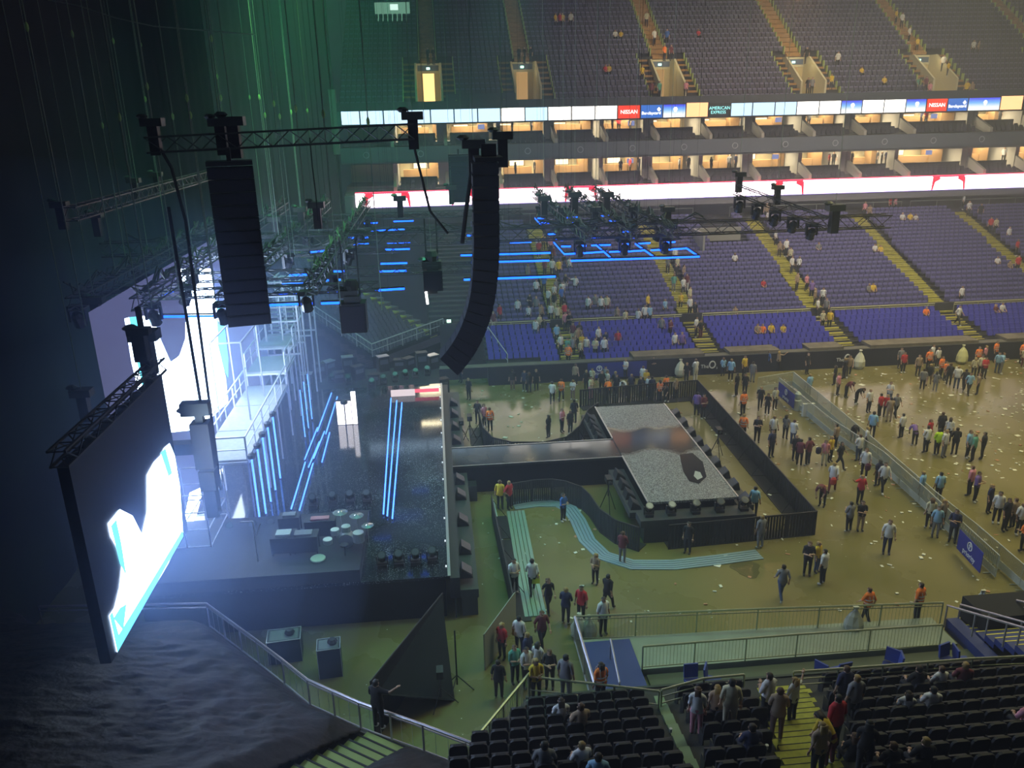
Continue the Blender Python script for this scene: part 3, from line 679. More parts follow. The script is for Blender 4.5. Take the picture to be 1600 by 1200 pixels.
# ---- back screen
scr_m = emat('screen_lavender', (.22, .25, .62), .42); white = emat('screen_white', (.50, .66, 1.0), 16.0); cyan = emat('screen_cyan', (.10, .62, .95), 2.6)
bk = thing('back_screen', 'huge upright screen behind the stage showing white glowing shapes', 'screen', (-12, 29, 2))
MB().box(-.3, 0, 0, 24, 0, 11.5).build('panel', scr_m, bk)
def shape(pts, name, m, off, parent, X, org, **k):
    P = [wx(x, y, X) - Vector(org) for x, y in pts]
    return MB().plate([p + Vector((off, 0, 0)) for p in P], (.006, 0, 0)).build(name, m, parent, **k)
og = (-12, 29, 2)
shape([(277,420),(330,420),(338,480),(340,540),(352,590),(356,628),(330,652),(303,664),(300,672),(262,676),(256,640),(246,606),(232,560),(222,520),(220,494),(238,494),(250,530),(266,566),(280,556),(289,530),(290,490)], 'white_shape', white, .012, bk, -12, og, label='broad white forked glowing shape')
shape([(194,498),(201,496),(212,560),(222,606),(217,618),(205,566)], 'outline', white, .012, bk, -12, og, label='thin white outline stroke left of the shape')
shape([(201,496),(218,494),(226,540),(240,600),(222,618),(212,560)], 'cyan_glow', cyan, .008, bk, -12, og, label='cyan band inside the outline')
shape([(330,470),(346,470),(356,560),(356,590),(342,560)], 'cyan_edge', cyan, .008, bk, -12, og)
shape([(336,735),(372,728),(384,828),(350,836)], 'white_column', white, .012, bk, -12, og, label='white glowing column at the foot of the screen')
shape([(296,770),(318,760),(300,830),(282,835)], 'white_slant', white, .012, bk, -12, og)
# ---- side screen hung near the camera
ss_ = thing('side_screen', 'hanging side screen showing a white glowing shape with cyan edges', 'screen', (-8, 16.5, 8.0))
MB().box(-.25, 0, 0, 6.3, 0, 5.0).build('panel', mat('screen_dark', (.03, .035, .06), .5), ss_)
og = (-8, 16.5, 8.0)
shape([(264,693),(272,712),(280,760),(285,832),(262,880),(220,952),(182,1019),(176,990),(170,962),(178,950),(186,918),(190,880),(182,856),(172,838),(168,818),(186,796),(206,806),(221,836),(229,800),(229,742),(240,722),(250,712),(256,700)], 'white_shape', white, .012, ss_, -8, og, label='white zigzag glowing shape')
shape([(182,1019),(176,990),(170,962),(174,956),(184,992),(216,940),(284,828),(285,838)], 'cyan_edge', cyan, .02, ss_, -8, og)
shape([(176,966),(186,950),(196,944),(191,985)], 'cyan_inset', cyan, .02, ss_, -8, og)
shape([(172,822),(180,812),(188,850),(196,900),(186,880)], 'cyan_inset', cyan, .02, ss_, -8, og)
shape([(250,708),(257,700),(268,740),(262,744)], 'cyan_inset', cyan, .02, ss_, -8, og)
# bright surfaces of the screens also light the stage
# ---- trusses
def truss(name, p, q, lab, w=.45, h=.45, bay=.6, m=None, group=None, top=None, r=.036):
    m = m or truss_m; p = Vector(p); q = Vector(q); d = (q - p); L = d.length; d.normalize()
    side = d.cross(Vector((0,0,1)));
    if side.length < .1: side = Vector((1,0,0))
    side.normalize(); up = side.cross(d).normalized()
    if up.z < 0: up = -up
    t = thing(name, lab, 'truss', p, 0, group)
    C = [side * sx * w/2 + up * sy * h/2 for sx, sy in ((-1,-1),(1,-1),(1,1),(-1,1))]
    b = MB()
    for c in C: b.tube(c, c + d * L, r, 4)
    b.build('chords', m, t)
    b = MB(); n = max(2, int(L / bay))
    for i in range(n):
        a0, a1 = L * i / n, L * (i + 1) / n
        for k in range(4):
            A, B = (C[k], C[(k+1) % 4]) if i % 2 else (C[(k+1) % 4], C[k])
            b.tube(A + d * a0, B + d * a1, r * .55, 3, cap=False)
            if k % 2 == 0: b.tube(C[k] + d * a0, C[(k+1) % 4] + d * a0, r * .5, 3, cap=False)
    b.build('lacing', m, t)
    return t
GZ = 13.0
# cross trusses (along x) and long trusses (along y)
truss('long_truss', wz(96, 392, 13.4), wz(1388, 345, 13.4), 'longest dark truss crossing above the whole stage into the crowd side', .7, .7, .8, r=.05)
TY = [(-13.2, 30, 61), (-10.8, 29.5, 61), (-7.8, 29.5, 61), (-4.9, 31, 61), (7.8, 41, 64), (10.2, 41, 64), (12.4, 41, 64)]
TL = ['first', 'second', 'third', 'fourth', 'fifth', 'sixth', 'seventh']
for i, (x, y0, y1) in enumerate(TY):
    truss('lighting_truss', (x, y0, GZ + .6), (x, y1, GZ + .6), '%s lighting truss from the left running away over the stage' % TL[i], .45, .45, .6, group='lighting trusses running away over the stage')
for i, (x0, x1, y, z) in enumerate(((-14, 2, 38, 12.9), (-13, 6, 56.5, 13.2))):
    truss('cross_truss', (x0, y, z), (x1, y, z), '%s cross truss over the stage, counted from the camera side' % od[i], .4, .4, .6, group='cross trusses over the stage')
truss('front_truss', (-8.1, 25, 19.2), (-.5, 25, 19.4), 'horizontal truss high in front carrying the left hung speaker column', .38, .42, .5)
truss('side_screen_truss', (-8.1, 16.3, 13.25), (-8.1, 23.0, 13.25), 'truss along the top of the hanging side screen', .35, .35, .5)
truss('slanted_truss', wy(1150, 296, 44), wy(1292, 348, 41), 'slanted dark truss with lamps hanging from it, over the far floor', .55, .5, .5)
truss('upstage_truss', wz(108, 335, 16.5), wz(345, 268, 16.5), 'faint green-lit truss high at the left above the back screen', .5, .5, .7)
for i, (x0, x1, y, z) in enumerate(((-14.2, -2.5, 33.5, 13.1), (-14, -2, 43.5, 13.0), (-14, -1, 50, 13.1), (6.6, 14, 44.5, 13.3), (6.6, 14, 51.5, 13.3))):
    truss('cross_truss', (x0, y, z), (x1, y, z), 'slim cross truss %s' % ('over the stage, nearest', 'over the stage, middle', 'over the stage, farther', 'on the crowd side, nearer', 'on the crowd side, farther')[i % 5], .35, .35, .55, group='slim cross trusses')
loom_m = mat('cable_loom_rubber', (.05, .07, .045), .5)
rl_ = random.Random(21)
def loom(p, q, lab, n=3, amp=.16, grp='cable looms lying on the trusses'):
    p = Vector(p); q = Vector(q); L = (q - p).length; k = int(L / .55); s = MB()
    for j in range(n):
        P = [p.lerp(q, i / k) + Vector((rl_.uniform(-amp, amp), rl_.uniform(-amp, amp), rl_.uniform(-.12, .22) + (.3 if i % 5 == 0 else 0))) for i in range(k + 1)]
        s.path(P, .035, 4)
    s.build('cable_loom', loom_m, label=lab, cat='cables', group=grp)
for i, (x, y0, y1) in enumerate(TY):
    loom((x, y0, GZ + .95), (x, y1, GZ + .95), 'tangle of cables lying along the %s lighting truss' % TL[i], 4)
loom(Vector(wz(200, 388, 13.4)) + Vector((0, 0, .42)), Vector(wz(1100, 356, 13.4)) + Vector((0, 0, .42)), 'tangle of cables lying along the longest truss', 3)
loom((-14, 43.5, 13.3), (-2, 43.5, 13.3), 'tangle of cables on the middle slim cross truss', 3)
# lamps along the trusses: hanging fixtures
hm = keep(moving_head((-10.8, 31, GZ + .3), 0, 'moving light hanging from the second lighting truss, nearest one', tilt=.5, hang=True, group='moving lights hanging over the stage', s=1.25))
k_ = 0
for i, (x, y0, y1) in enumerate(TY):
    n = 9 if i < 4 else 6
    for j in range(n):
        if i == 1 and j == 0: continue
        c = copy_tree(hm); y = y0 + 1.0 + (y1 - y0 - 3) * j / (n - 1); c.location = (x + (.35 if j % 2 else -.35), y, GZ + .35); c.rotation_euler = (0, 0, (j * 1.3) % 3)
        c['label'] = 'moving light hanging from the %s lighting truss, %s from its near end' % (TL[i], od[j]); c['group'] = 'moving lights hanging from the %s truss' % TL[i]
# slanted truss lamps
for j in range(5):
    c = copy_tree(hm); c.location = Vector(wy(1150, 296, 44)).lerp(Vector(wy(1292, 348, 41)), .05 + j * .2) + Vector((0, 0, -.3)); c['label'] = '%s lamp from the left under the slanted truss' % od[j]; c['group'] = 'lamps under the slanted truss'
# black hoist boxes (chain motors with cable picks), lit green from above
hoist_m = mat('hoist_shell', (.08, .09, .08), .4, .3)
def hoist(loc, s, lab, group):
    t = thing('chain_hoist', lab, 'hoist', loc, 0, group)
    MB().box(-.16*s, .16*s, -.16*s, .16*s, 0, .9*s).build('body', blackm, t)
    MB().box(-.34*s, .34*s, -.22*s, .22*s, .9*s, 1.15*s).lathe([(.1*s, 0), (.2*s, .08*s), (.1*s, .16*s)], (-.3*s, 0, 1.13*s), 8).build('motor', hoist_m, t)
    MB().tube((0, 0, 1.15*s), (0, 0, 33.3 - loc[2]), .013, 4).build('chain', mat('steel_cable', (.35, .45, .36), .6, .2), t)
    return t
hz = [(240,205,25,1.1),(345,205,25,1.1),(365,205,25,1.25),(645,195,25,1.15),(740,240,26,1.3),(785,225,27,1.2),(495,330,32,1.1),(545,470,30,1.3),(675,425,32,1.4),(625,318,44,1.2),(705,300,62,1.5),(723,262,64,1.5),
      (850,318,55,1.6),(898,312,55,1.6),(948,312,55,1.6),(990,335,50,1.5),(1043,335,48,1.4),(930,335,50,1.4),(880,335,50,1.3),(1155,280,45,1.2),(1215,300,43,1.1),(1304,335,41,1.6),(130,625,24,1.1),(150,345,40,1.2),(95,330,35,1.2),(210,290,45,1.2),(245,280,45,1.1),(150,480,30,1.2),(430,350,48,1.3),(470,335,48,1.3),(228,540,24,1.5)]
h0 = None; _hc = {}
def HC(n): _hc[n] = _hc.get(n, -1) + 1; return _hc[n]
for i, (x, y, Y, s) in enumerate(hz):
    p = wy(x, y, Y) - Vector((0, 0, .6 * s)); near = ['over the front truss', 'above the stage', 'beside the hung speaker column', 'over the far trusses', 'on the crowd side', 'high at the left'][0 if i < 4 else 2 if i < 6 else 3 if i < 12 and i > 8 else 1 if i < 9 else 4 if i < 22 else 5]
    o = hoist(p, s * .8, 'x', 'chain hoists'); o['label'] = 'black chain hoist %s, %s such from the camera side' % (near, od[HC(near)]); o['group'] = 'chain hoists ' + near
def nth0(i): return od[i] if i < 20 else '%d%s' % (i + 1, {1: 'st', 2: 'nd', 3: 'rd'}.get((i + 1) % 10, 'th'))
# cables rising from the rig to the roof
cab_m = mat('steel_cable', (.35, .45, .36), .6, .2); cab_d = mat('black_cable', (.012, .012, .014), .7)
rnd = random.Random(3); cc = 0
tips = [(42,42),(113,53),(177,64),(220,70),(292,153),(345,153),(405,152),(390,152),(298,180),(227,155),(135,170),(187,183),(160,196),(100,193),(147,250),(230,135),(437,182),(480,173),(505,178),(270,182),(414,180),(455,175),(462,170),(428,162),(340,120),(575,190),(330,60)]
for i, (x, y) in enumerate(tips):
    Y = 27 + (i * 7.3) % 26; p = wy(x, y, Y)
    t = thing('rigging_cable', 'thin rigging cable with small green-lit shackle, %s in the left roof space' % (od[i] if i < 20 else 'last few'), 'cable', (p.x, p.y, GZ + .5), 0, 'thin rigging cables in the left roof space')
    MB().tube((0,0,0), (0,0,33.3 - GZ), .022, 4).build('line', cab_m, t)
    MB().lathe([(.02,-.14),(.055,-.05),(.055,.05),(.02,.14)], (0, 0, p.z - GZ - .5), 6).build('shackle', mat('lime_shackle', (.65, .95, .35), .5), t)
    t['label'] = 'thin rigging cable with lit shackle in the left roof space, %s from left' % (nth0(sorted(tips).index((x, y))))
cl = [((240,215),(268,262),(290,345),(345,765),25,.05,'thick black cable looping down from the left end of the front truss'),
      ((640,200),(655,262),(672,330),(700,365),25,.04,'black cable sagging from the right end of the front truss'),
      ((215,480),(222,520),(228,560),(232,600),22.5,.09,'thick dark cable bundle hanging above the side screen truss'),
      ((484,215),(488,260),(493,300),(497,345),25,.02,'thin black line below the middle of the front truss'),
      ((740,245),(735,280),(728,330),(722,380),26,.07,'grey cable bundle beside the right hung speaker column')]
for i, (a, b_, c_, d_, Y, r, lab) in enumerate(cl):
    P = [wy(*a, Y), wy(*b_, Y), wy(*c_, Y), wy(*d_, Y)]
    s = MB(); s.path(P, r, 6); s.build('hanging_cable', cab_d, label=lab, cat='cable')
# catenary string of lights at the top left
s = MB(); P = [wy(x, y, 40) for x, y in ((75,0),(120,8),(180,28),(240,41),(300,46),(400,54))]; s.path(P, .035, 4)
s.build('safety_line', mat('pale_line', (.4, .45, .38), .6), label='pale line sagging across the roof space at the upper left', cat='line')
# ---- hung speaker columns
spk_m = mat('speaker_shell', (.022, .022, .03), .55); gr_m = mat('speaker_grille', (.035, .034, .055), .45, .3)
def column(loc, rz, lab, n, h, w, d, bends, tilt0=0.0):
    """boxes hung one below another, each tilted a little more than the last"""
    t = thing('speaker_column', lab, 'loudspeaker column', loc, rz); a = tilt0; p = Vector((0, 0, 0))
    fl = MB(); fl.box(-w/2, w/2, -d*.2, d*.9, .02, .14).box(-.06, .06, 0, d * .6, .14, .5); fl.build('flying_frame', blackm, t)
    for i in range(n):
        a += bends[i] if i < len(bends) else bends[-1]
        dn = Vector((0, math.sin(a), -math.cos(a))); fw = Vector((0, -math.cos(a), -math.sin(a)))
        c = p + dn * h / 2 - fw * d * .5
        k = .80
        pts = []
        for s_ in (-1, 1):
            for f_, dd in ((.5, 1), (-.5, k)):
                for u in (-1, 1): pts.append(c + Vector((s_ * w / 2 * (1 if f_ > 0 else .82), 0, 0)) + fw * d * f_ + dn * u * h * .48 * dd)
        m = MB(); m.add(pts, [(0,1,3,2),(4,6,7,5),(0,4,5,1),(2,3,7,6),(0,2,6,4),(1,5,7,3)])
        cab = m.build('cabinet', spk_m, t)
        g = MB(); g.obox(c + fw * (d * .5 + .012), (w * .44, 0, 0), dn * h * .40, fw * .012)
        g.build('grille', gr_m, cab)
        p = p + dn * h
    return t
column((1.9, 25.0, 18.5), math.pi/2, 'long J-shaped black speaker column hanging right of centre, curving down', 19, .36, 1.25, .75, [.004]*7 + [.03]*4 + [.065]*4 + [.085]*4)
column((-5.7, 24.2, 18.6), math.radians(12), 'broad straight black speaker column hanging at the left, seen from the front', 13, .36, 1.25, .75, [.0]*7 + [.02]*6)
column((1.9, 62.0, 16.7), 0, 'small distant speaker column lit green beyond the stage', 9, .38, 1.5, .8, [0.0, .02])
# subs/hung cluster below
for i, (x, y, Y, w, h) in enumerate(((550,455,30,.95,2.2), (675,405,32,.75,1.6))):
    p = wy(x, y, Y); t = thing('hung_speaker_box', ('large', 'smaller')[i] + ' black box cluster hanging over the stage, %s' % ('left of centre', 'right of centre with a white lamp')[i], 'loudspeaker', (p.x, p.y, p.z - h/2 - .4))
    MB().box(-w/2, w/2, -.4, .4, 0, h*.5).build('cabinet', spk_m, t); MB().box(-w*.44, w*.44, -.43, -.4, .05, h*.46).build('grille', gr_m, t)
    b = MB(); b.box(-w*.3, w*.3, -.3, .3, h*.5, h*.62)
    for s_ in (-1, 1): b.tube((s_*w*.3, 0, h*.62), (s_*w*.3, 0, h + 1.2), .04, 4)
    b.lathe([(.2, 0), (.28, .3), (.2, .5)], (0, 0, h*.65), 8).build('bracket', hoist_m, t)
    if i: MB().tube((-.3, -.45, 0), (-.26, -.45, -.5), .05, 6).build('lamp', emat('small_white_lamp', (1, .95, .95), 4), t)
# followspot cluster hanging in front of the back screen
p = wy(310, 640, 24); t = thing('hanging_lamp_tower', 'dark vertical stack of lamps hanging in front of the back screen', 'lamp tower', (p.x, 24, p.z - 3.9))
MB().box(-.28, .28, -.25, .25, 2.0, 3.5).box(-.18, .18, -.2, .2, .3, 1.2).box(-.24, .24, -.24, .24, 1.25, 1.9).build('stack', blackm, t)
MB().box(-.5, .35, -.2, .2, 3.75, 4.15).box(-.12, .12, -.12, .12, 3.5, 3.8).lathe([(.1, 0), (.22, .1), (.1, .2)], (-.45, 0, 3.8), 8).build('top_lamp', hoist_m, t)
MB().box(-1.15, -.28, -.2, .2, 2.5, 2.85).build('side_arm', blackm, t)
MB().tube((.1, 0, 4.1), (.05, 0, 10), .05, 5).build('hanging_line', cab_d, t)
p = wy(222, 535, 22.5); t = thing('hanging_lamp_box', 'small dark lamp box hanging above the side screen, before the back screen', 'lamp', (p.x, 22.4, p.z - .5))
MB().box(-.3, .3, -.15, .15, .75, .95).build('top_plate', blackm, t); MB().box(-.2, .15, -.15, .15, 0, .75).build('body', blackm, t)
# ---- overhead blue tubes under the rig (horizontal light frames)
segs_ = [((235,495),(392,493)), ((193,493),(270,455)), ((725,437),(868,432)), ((720,399),(860,395)), ((736,410),(858,407)), ((580,361),(632,358)), ((615,346),(646,345)), ((602,390),(640,389)), ((595,412),(636,411)), ((592,424),(635,423)), ((581,454),(632,451)), ((502,474),(530,473)), ((417,477),(488,474)), ((429,460),(467,458)), ((441,444),(474,443)), ((452,430),(481,429)), ((484,394),(507,392)), ((568,349),(590,348)), ((508,438),(532,437)), ((520,424),(538,424)), ((512,456),(533,455)), ((543,372),(575,371)), ((552,382),(576,381)), ((604,381),(641,380)),
    ((892,407.5),(1093,401)), ((882,397),(902,396)), ((912,395.5),(948,393)), ((952,393.5),(968,393)), ((978,393),(1010,391)), ((1017,391),(1033,390)), ((1042,390),(1073,388)), ((1073,388),(1091,400)), ((877,385),(892,385)), ((907,384),(916,384)), ((924,383.5),(954,382.5)), ((973,382),(985,381)), ((993,381),(1016,379.5)), ((1038,379),(1055,378)), ((866,379),(882,397)), ((932,383),(956,404)), ((993,381),(1023,402)), ((856,366),(873,365)), ((868,375),(880,375)), ((923,373),(937,372.5)), ((970,362),(988,361.5)), ((987,371),(994,371)), ((840,341),(852,341)), ((846,348),(858,348)), ((836,341),(846,352)), ((882,340),(902,339)), ((889,347),(898,347)), ((938,337.5),(953,337)), ((950,345),(963,345)), ((797,379),(830,378)), ((730,368),(751,368))]
TUB = []
for i, (a, c) in enumerate(segs_):
    side = 'over the crowd side' if a[0] > 820 else 'over the main stage'
    p = wz(*a, GZ - .45); q = wz(*c, GZ - .45)
    t = thing('overhead_light_tube', 'x', 'light tube', p, 0, 'blue light tubes ' + side)
    MB().tube((0,0,0), q - p, .05, 5).build('lamp', tube_d, t)
    MB().tube((0,0,.09), (q - p) + Vector((0,0,.09)), .04, 4).build('housing', blackm, t); MB().tube((q - p) * .5, (q - p) * .5 + Vector((0, 0, 33.3 - GZ)), .005, 3).build('hanger', cab_d, t)
    dx = 'running away' if abs((q - p).y) > abs((q - p).x) else 'level'
    TUB.append((t, dx, side, p.y, p.x))
def nth(i): 
    return od[i] if i < 20 else '%d%s' % (i + 1, {1: 'st', 2: 'nd', 3: 'rd'}.get((i + 1) % 10, 'th'))
_k = {}
for t, dx, side, y, x in sorted(TUB, key=lambda q: (q[3], q[4])):
    n = _k.get((dx, side), 0); _k[(dx, side)] = n + 1
    t['label'] = '%s glowing blue tube %s, %s from the camera side' % (dx, side, nth(n))
# ---- drum kit, keyboards, mixers on the riser
RZ = SH + .55
dx = wz(540, 845, RZ + .4); kit = thing('drum_kit', 'drum kit with two bright cymbals on the dark riser', 'drum kit', (dx.x, dx.y, RZ))
drum = mat('drum_shell', (.35, .40, .42), .3, .3); skin_m = mat('drum_head', (.65, .7, .72), .5); cym = mat('cymbal_metal', (.85, .85, .75), .2, .9)
for x, y, z, r, h in ((-.45,.35,.55,.19,.22),(.0,.45,.6,.2,.24),(.55,0,.35,.24,.4),(-.7,-.2,.45,.2,.18)):
    o = MB().lathe([(r, 0), (r, h)], (x, y, z), 12).build('drum', drum, kit); MB().lathe([(r*.96, 0), (r*.96, .02)], (x, y, z + h), 12).build('drum_head', skin_m, o)
bd = MB(); bd.tube((0, .1, .32), (0, .55, .32), .32, 14); bd.build('bass_drum', drum, kit)
for x, y, z, r in ((-.25,.95,1.25,.32),(.45,.75,1.15,.3),(.95,.1,1.0,.26)):
    MB().lathe([(r, 0), (r*.3, .03), (.04, .06)], (x, y, z), 14).build('cymbal', cym, kit); MB().tube((x, y, 0), (x, y, z), .015, 5).build('cymbal_stand', alu, kit)
MB().lathe([(.17, .45), (.18, .52)], (0, -.5, 0), 10).tube((0,-.5,0), (0,-.5,.45), .03, 5).build('stool', blackm, kit)
def table(px, py, w, d, lab, top, nm='equipment_desk', z=None):
    p = wz(px, py, (z or RZ) + .8); t = thing(nm, lab, 'desk', (p.x, p.y, z or RZ))
    MB().box(-w/2, w/2, -d/2, d/2, .74, .8).box(-w/2, w/2, -d/2, -d/2+.03, .1, .74).build('desk_top', blackm, t)
    MB().box(-w*.3, w*.3, -d*.3, d*.3, .8, .88).build('device', top, t)
    for sx in (-1, 1):
        for sy in (-1, 1): MB().box(sx*w*.46-.03, sx*w*.46+.03, sy*d*.42-.03, sy*d*.42+.03, 0, .74).build('leg', blackm, t)
dev = mat('pale_device', (.5, .58, .6), .5); dev2 = mat('mixer_grey', (.18, .20, .24), .5)
table(443, 834, 1.0, .8, 'small desk with a pale square device on the riser', dev)
table(474, 834, 1.2, .7, 'desk with a grey mixing device, right of the pale device', dev2)
table(452, 805, .9, .6, 'small desk with a framed tablet under the stepped blue tubes', dev2)
table(500, 811, 1.3, .5, 'low keyboard desk behind the drums, with a pink strip', mat('pinkish', (.5, .2, .25), .5))
MB().lathe([(.3, 0), (.32, .05), (.3, .08)], wz(497, 874, RZ) , 14).build('round_table', mat('pale_round_top', (.6, .75, .72), .4), label='small pale round disc on the near riser', cat='table')
for i, (x, y) in enumerate(((405, 870), (1, 1))):
    if i: break
    p = wz(415, 960, 0); t = thing('microphone_stand', 'tall thin stand with short arms beside the riser at the left', 'stand', (p.x, p.y, 0))
    MB().tube((0,0,0), (0,0,4.4), .03, 5).build('pole', alu, t); MB().tube((-.5,0,4.4), (0,0,4.4), .03, 5).tube((0,0,3.6), (.3,0,4.3), .02, 5).build('arm', alu, t); MB().tube((-.3,0,0), (.3,0,0), .03, 4).tube((0,-.3,0), (0,.3,0), .03, 4).build('foot', alu, t)
# added glowing block in place of a bright reflection on the stage floor
p = wz(548, 664, SH); t = thing('floor_glare_block', 'added white glowing block for a floor reflection, with dark round stool on stage', 'light panel', (p.x, p.y, SH))
MB().box(-.75, .1, 0, .1, .05, 1.5).box(.15, .42, 0, .1, .05, 2.1).build('glare_face', emat('glare_white', (.95, .9, 1), 3.2), t)
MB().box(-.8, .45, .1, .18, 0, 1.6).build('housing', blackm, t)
MB().lathe([(.2, 0), (.24, .08), (.2, .2)], (-.25, -.2, 1.45), 10).tube((-.25,-.2,0), (-.25,-.2,1.45), .04, 5).build('added_stool', blackm, t)
# lit low wall at the far end of the stage
p0 = wz(611, 620, SH); p1 = wz(686, 612, SH)
t = thing('lit_footlight_panel', 'low white and red glowing panel at the far end of the stage', 'light panel', (p0.x, p0.y, SH))
w = p1.x - p0.x
MB().box(0, w*.5, 0, .15, 0, .42).build('white_part', emat('foot_white', (1, .85, .9), .8), t); MB().box(w*.5, w, 0, .15, .2, .4).build('red_part', emat('foot_red', (1, .12, .2), 1.2), t)
MB().box(-12.4, -.3, 53.42, 57.6, 0, SH - .02).build('side_platform', mat('dark_riser', (.02, .022, .03), .6), label='dark platform adjoining the far end of the main stage', cat='platform')
# equipment clutter at the far end: racks and amps
rk = [(480,598),(500,590),(470,575),(545,580),(560,592),(585,600),(600,575),(640,560),(660,565),(676,572),(625,575),(690,560),(515,582),(530,596)]
for i, (x, y) in enumerate(rk):
    p = wz(x, y, SH if x < 688 else 0); p.y = min(p.y, 57.0)
    t = thing('equipment_rack', '%s black equipment case from the left among the clutter beyond the stage' % od[i], 'equipment case', p, (i * .4) % 1, 'black cases beyond the far end of the stage')
    h = .7 + (i * .37) % .6
    MB().box(-.4, .4, -.3, .3, 0, h).build('case', blackm, t); MB().box(-.3, .3, -.32, -.3, h*.5, h*.8).build('front_panel', mat('rack_face', (.15, .16, .2), .3, .5), t)
    MB().box(-.42, .42, -.32, .32, h - .03, h + .02).build('lid', alu if i % 3 == 0 else blackm, t)
# ============================================================ near side
# ---- near stand
NR = [(20.6 - .8 * (i + 1), 2.2 + .35 * i) for i in range(11)]
b = MB()
for i, (y, z) in enumerate(NR): b.box(2.0 - .6 * i if i < 5 else -.4, 25, y, y + .81, z - .5, z)
b.box(2.0, 25, 20.6, 21.0, 0, 2.2)
b.build('floor_near_stand', mat('near_concrete', (.06, .062, .06), .9), kind='structure')
MB().plate([(2.2, 20.95, 0), (.2, 18.35, 0), (.2, 18.35, 2.9), (2.2, 20.95, 2.3)], (.12, -.08, 0)).build('wall_near_side', mat('brown_panel', (.14, .10, .09), .8), kind='structure')
MB().box(2.1, 25, 21.0, 21.1, 0, 2.25).build('wall_near', mat('dark_green_panel', (.06, .075, .06), .8), kind='structure')
def aisle_x(y): return 9.75 - (18.6 - y) * .33
st = MB()
for i, (y, z) in enumerate(NR):
    x = aisle_x(y + .4); st.box(x - .78, x + .78, y + .4, y + .8, z, z + .03, 0).box(x - .78, x + .78, y, y + .4, z, z + .19, 0)
    st.box(x - .78, x + .78, y + .38, y + .41, z + .1, z + .195, 1).box(x - .78, x + .78, y + .79, y + .815, z - .1, z + .035, 1)
st.build('stair_near_aisle', [mat('lime_yellow_step', (.42, .42, .06), .8, noise=.2, nscale=4), step_dark], kind='structure')
g = MB()
for i, (y, z) in enumerate(NR): g.box(5.55 + .12 * (y - 15), 5.85 + .12 * (y - 15), y, y + .78, z, z + .06)
g.build('stair_gap', mat('green_grey_gap', (.25, .36, .22), .7), kind='structure')
ns = thing('folding_seat', 'x', 'seat', (0, 0, 0))
bk_ = MB()   # back panel seen from behind, with rounded shoulders
w = .235
prof = [(-w, .32), (w, .32), (w * 1.02, .70), (w * .88, .82), (w * .55, .86), (-w * .55, .86), (-w * .88, .82), (-w * 1.02, .70)]
bk_.add([(x, -.28 - (z - .32) * .14, z) for x, z in prof] + [(x, -.35 - (z - .32) * .14, z) for x, z in prof], [tuple(range(8)), tuple(range(8, 16))[::-1]] + [(i, 8 + i, 8 + (i + 1) % 8, (i + 1) % 8) for i in range(8)])
bk_.build('backrest', seat_black, ns)
MB().obox((0, -.20, .50), (w * .92, 0, 0), (0, .02, .2), (0, -.035, .01)).build('seat_pan', mat('seat_pan_black', (.012, .012, .018), .6), ns)
MB().box(-w, w, -.30, -.27, .22, .26).box(-w - .02, -w + .01, -.38, -.08, 0, .48).box(w - .01, w + .02, -.38, -.08, 0, .48).build('bracket', blackm, ns)
keep(ns); first = True; nsn = 0
for i, (y, z) in enumerate(NR[:9]):
    x = 2.3 - .6 * min(i, 4)
    while x < 20.5:
        ax = aisle_x(y + .4); gx = 5.7 + .12 * (y - 15); p = proj((x, y + .4, z + .8))
        if abs(x - ax) > 1.08 and abs(x - gx) > .40 and -20 < p[0] < 1630 and p[1] < 1225 and nsn < 300:
            if i == 0 and (9.0 < x < 11.5): x += .52; continue
            c = ns if first else copy_tree(ns); first = False; nsn += 1
            c.location = (x, y + .62, z)
            side = 'left of the narrow gap' if x < gx else 'between gap and yellow steps' if x < ax else 'right of the yellow steps'
            c['label'] = 'black folding seat, %s row of the near stand, %s' % (rown[i], side); c['group'] = 'near stand, %s row, %s' % (rown[i], side)
        x += .52
# ---- rails of the near stand and the left block
def R_(pts, z): return [tuple(wz(x, y, z + 1.0) - Vector((0, 0, 1.0))) for x, y in pts]
olive_rail = mat('olive_steel_rail', (.42, .46, .30), .35, .6)
rail('near_side_railing', [(.35, 18.3, 2.2), (2.2, 20.9, 2.2)], 1.05, 'steel railing along the left flank of the near stand', .8, .035, bars=.13, m=olive_rail, mid=(.12,))
rail('near_front_railing', R_([(826,1057),(960,1072),(1030,1080)], 2.2), 1.0, 'steel railing at the left front corner of the near stand', 1.6, .03, m=olive_rail, mid=(.5,))
rail('near_front_railing', R_([(1034,1078),(1100,1060),(1163,1054)], 2.2), 1.0, 'double front railing of the near stand left of the yellow steps', 1.6, .03, m=olive_rail, mid=(.5, .75))
rail('near_front_railing', R_([(1240,1050),(1380,1040),(1520,1029),(1640,1024)], 2.2), 1.0, 'long double front railing of the near stand right of the yellow steps', 1.7, .03, m=olive_rail, mid=(.5, .72))
steel_v = mat('violet_steel_rail', (.46, .44, .50), .35, .6)
rail('left_block_railing', R_([(60,948),(200,945),(322,943)], 2.2), 1.0, 'straight steel railing at the far left edge of the covered block', 2.6, .035, m=steel_v, mid=(.82,))
rail('left_block_railing', R_([(322,943),(400,1000),(440,1030),(480,1062),(560,1097),(660,1132),(740,1162)], 2.2), 1.0, 'long curved steel railing around the covered left block', 1.2, .035, m=steel_v, mid=(.88, .05), bars=.35)
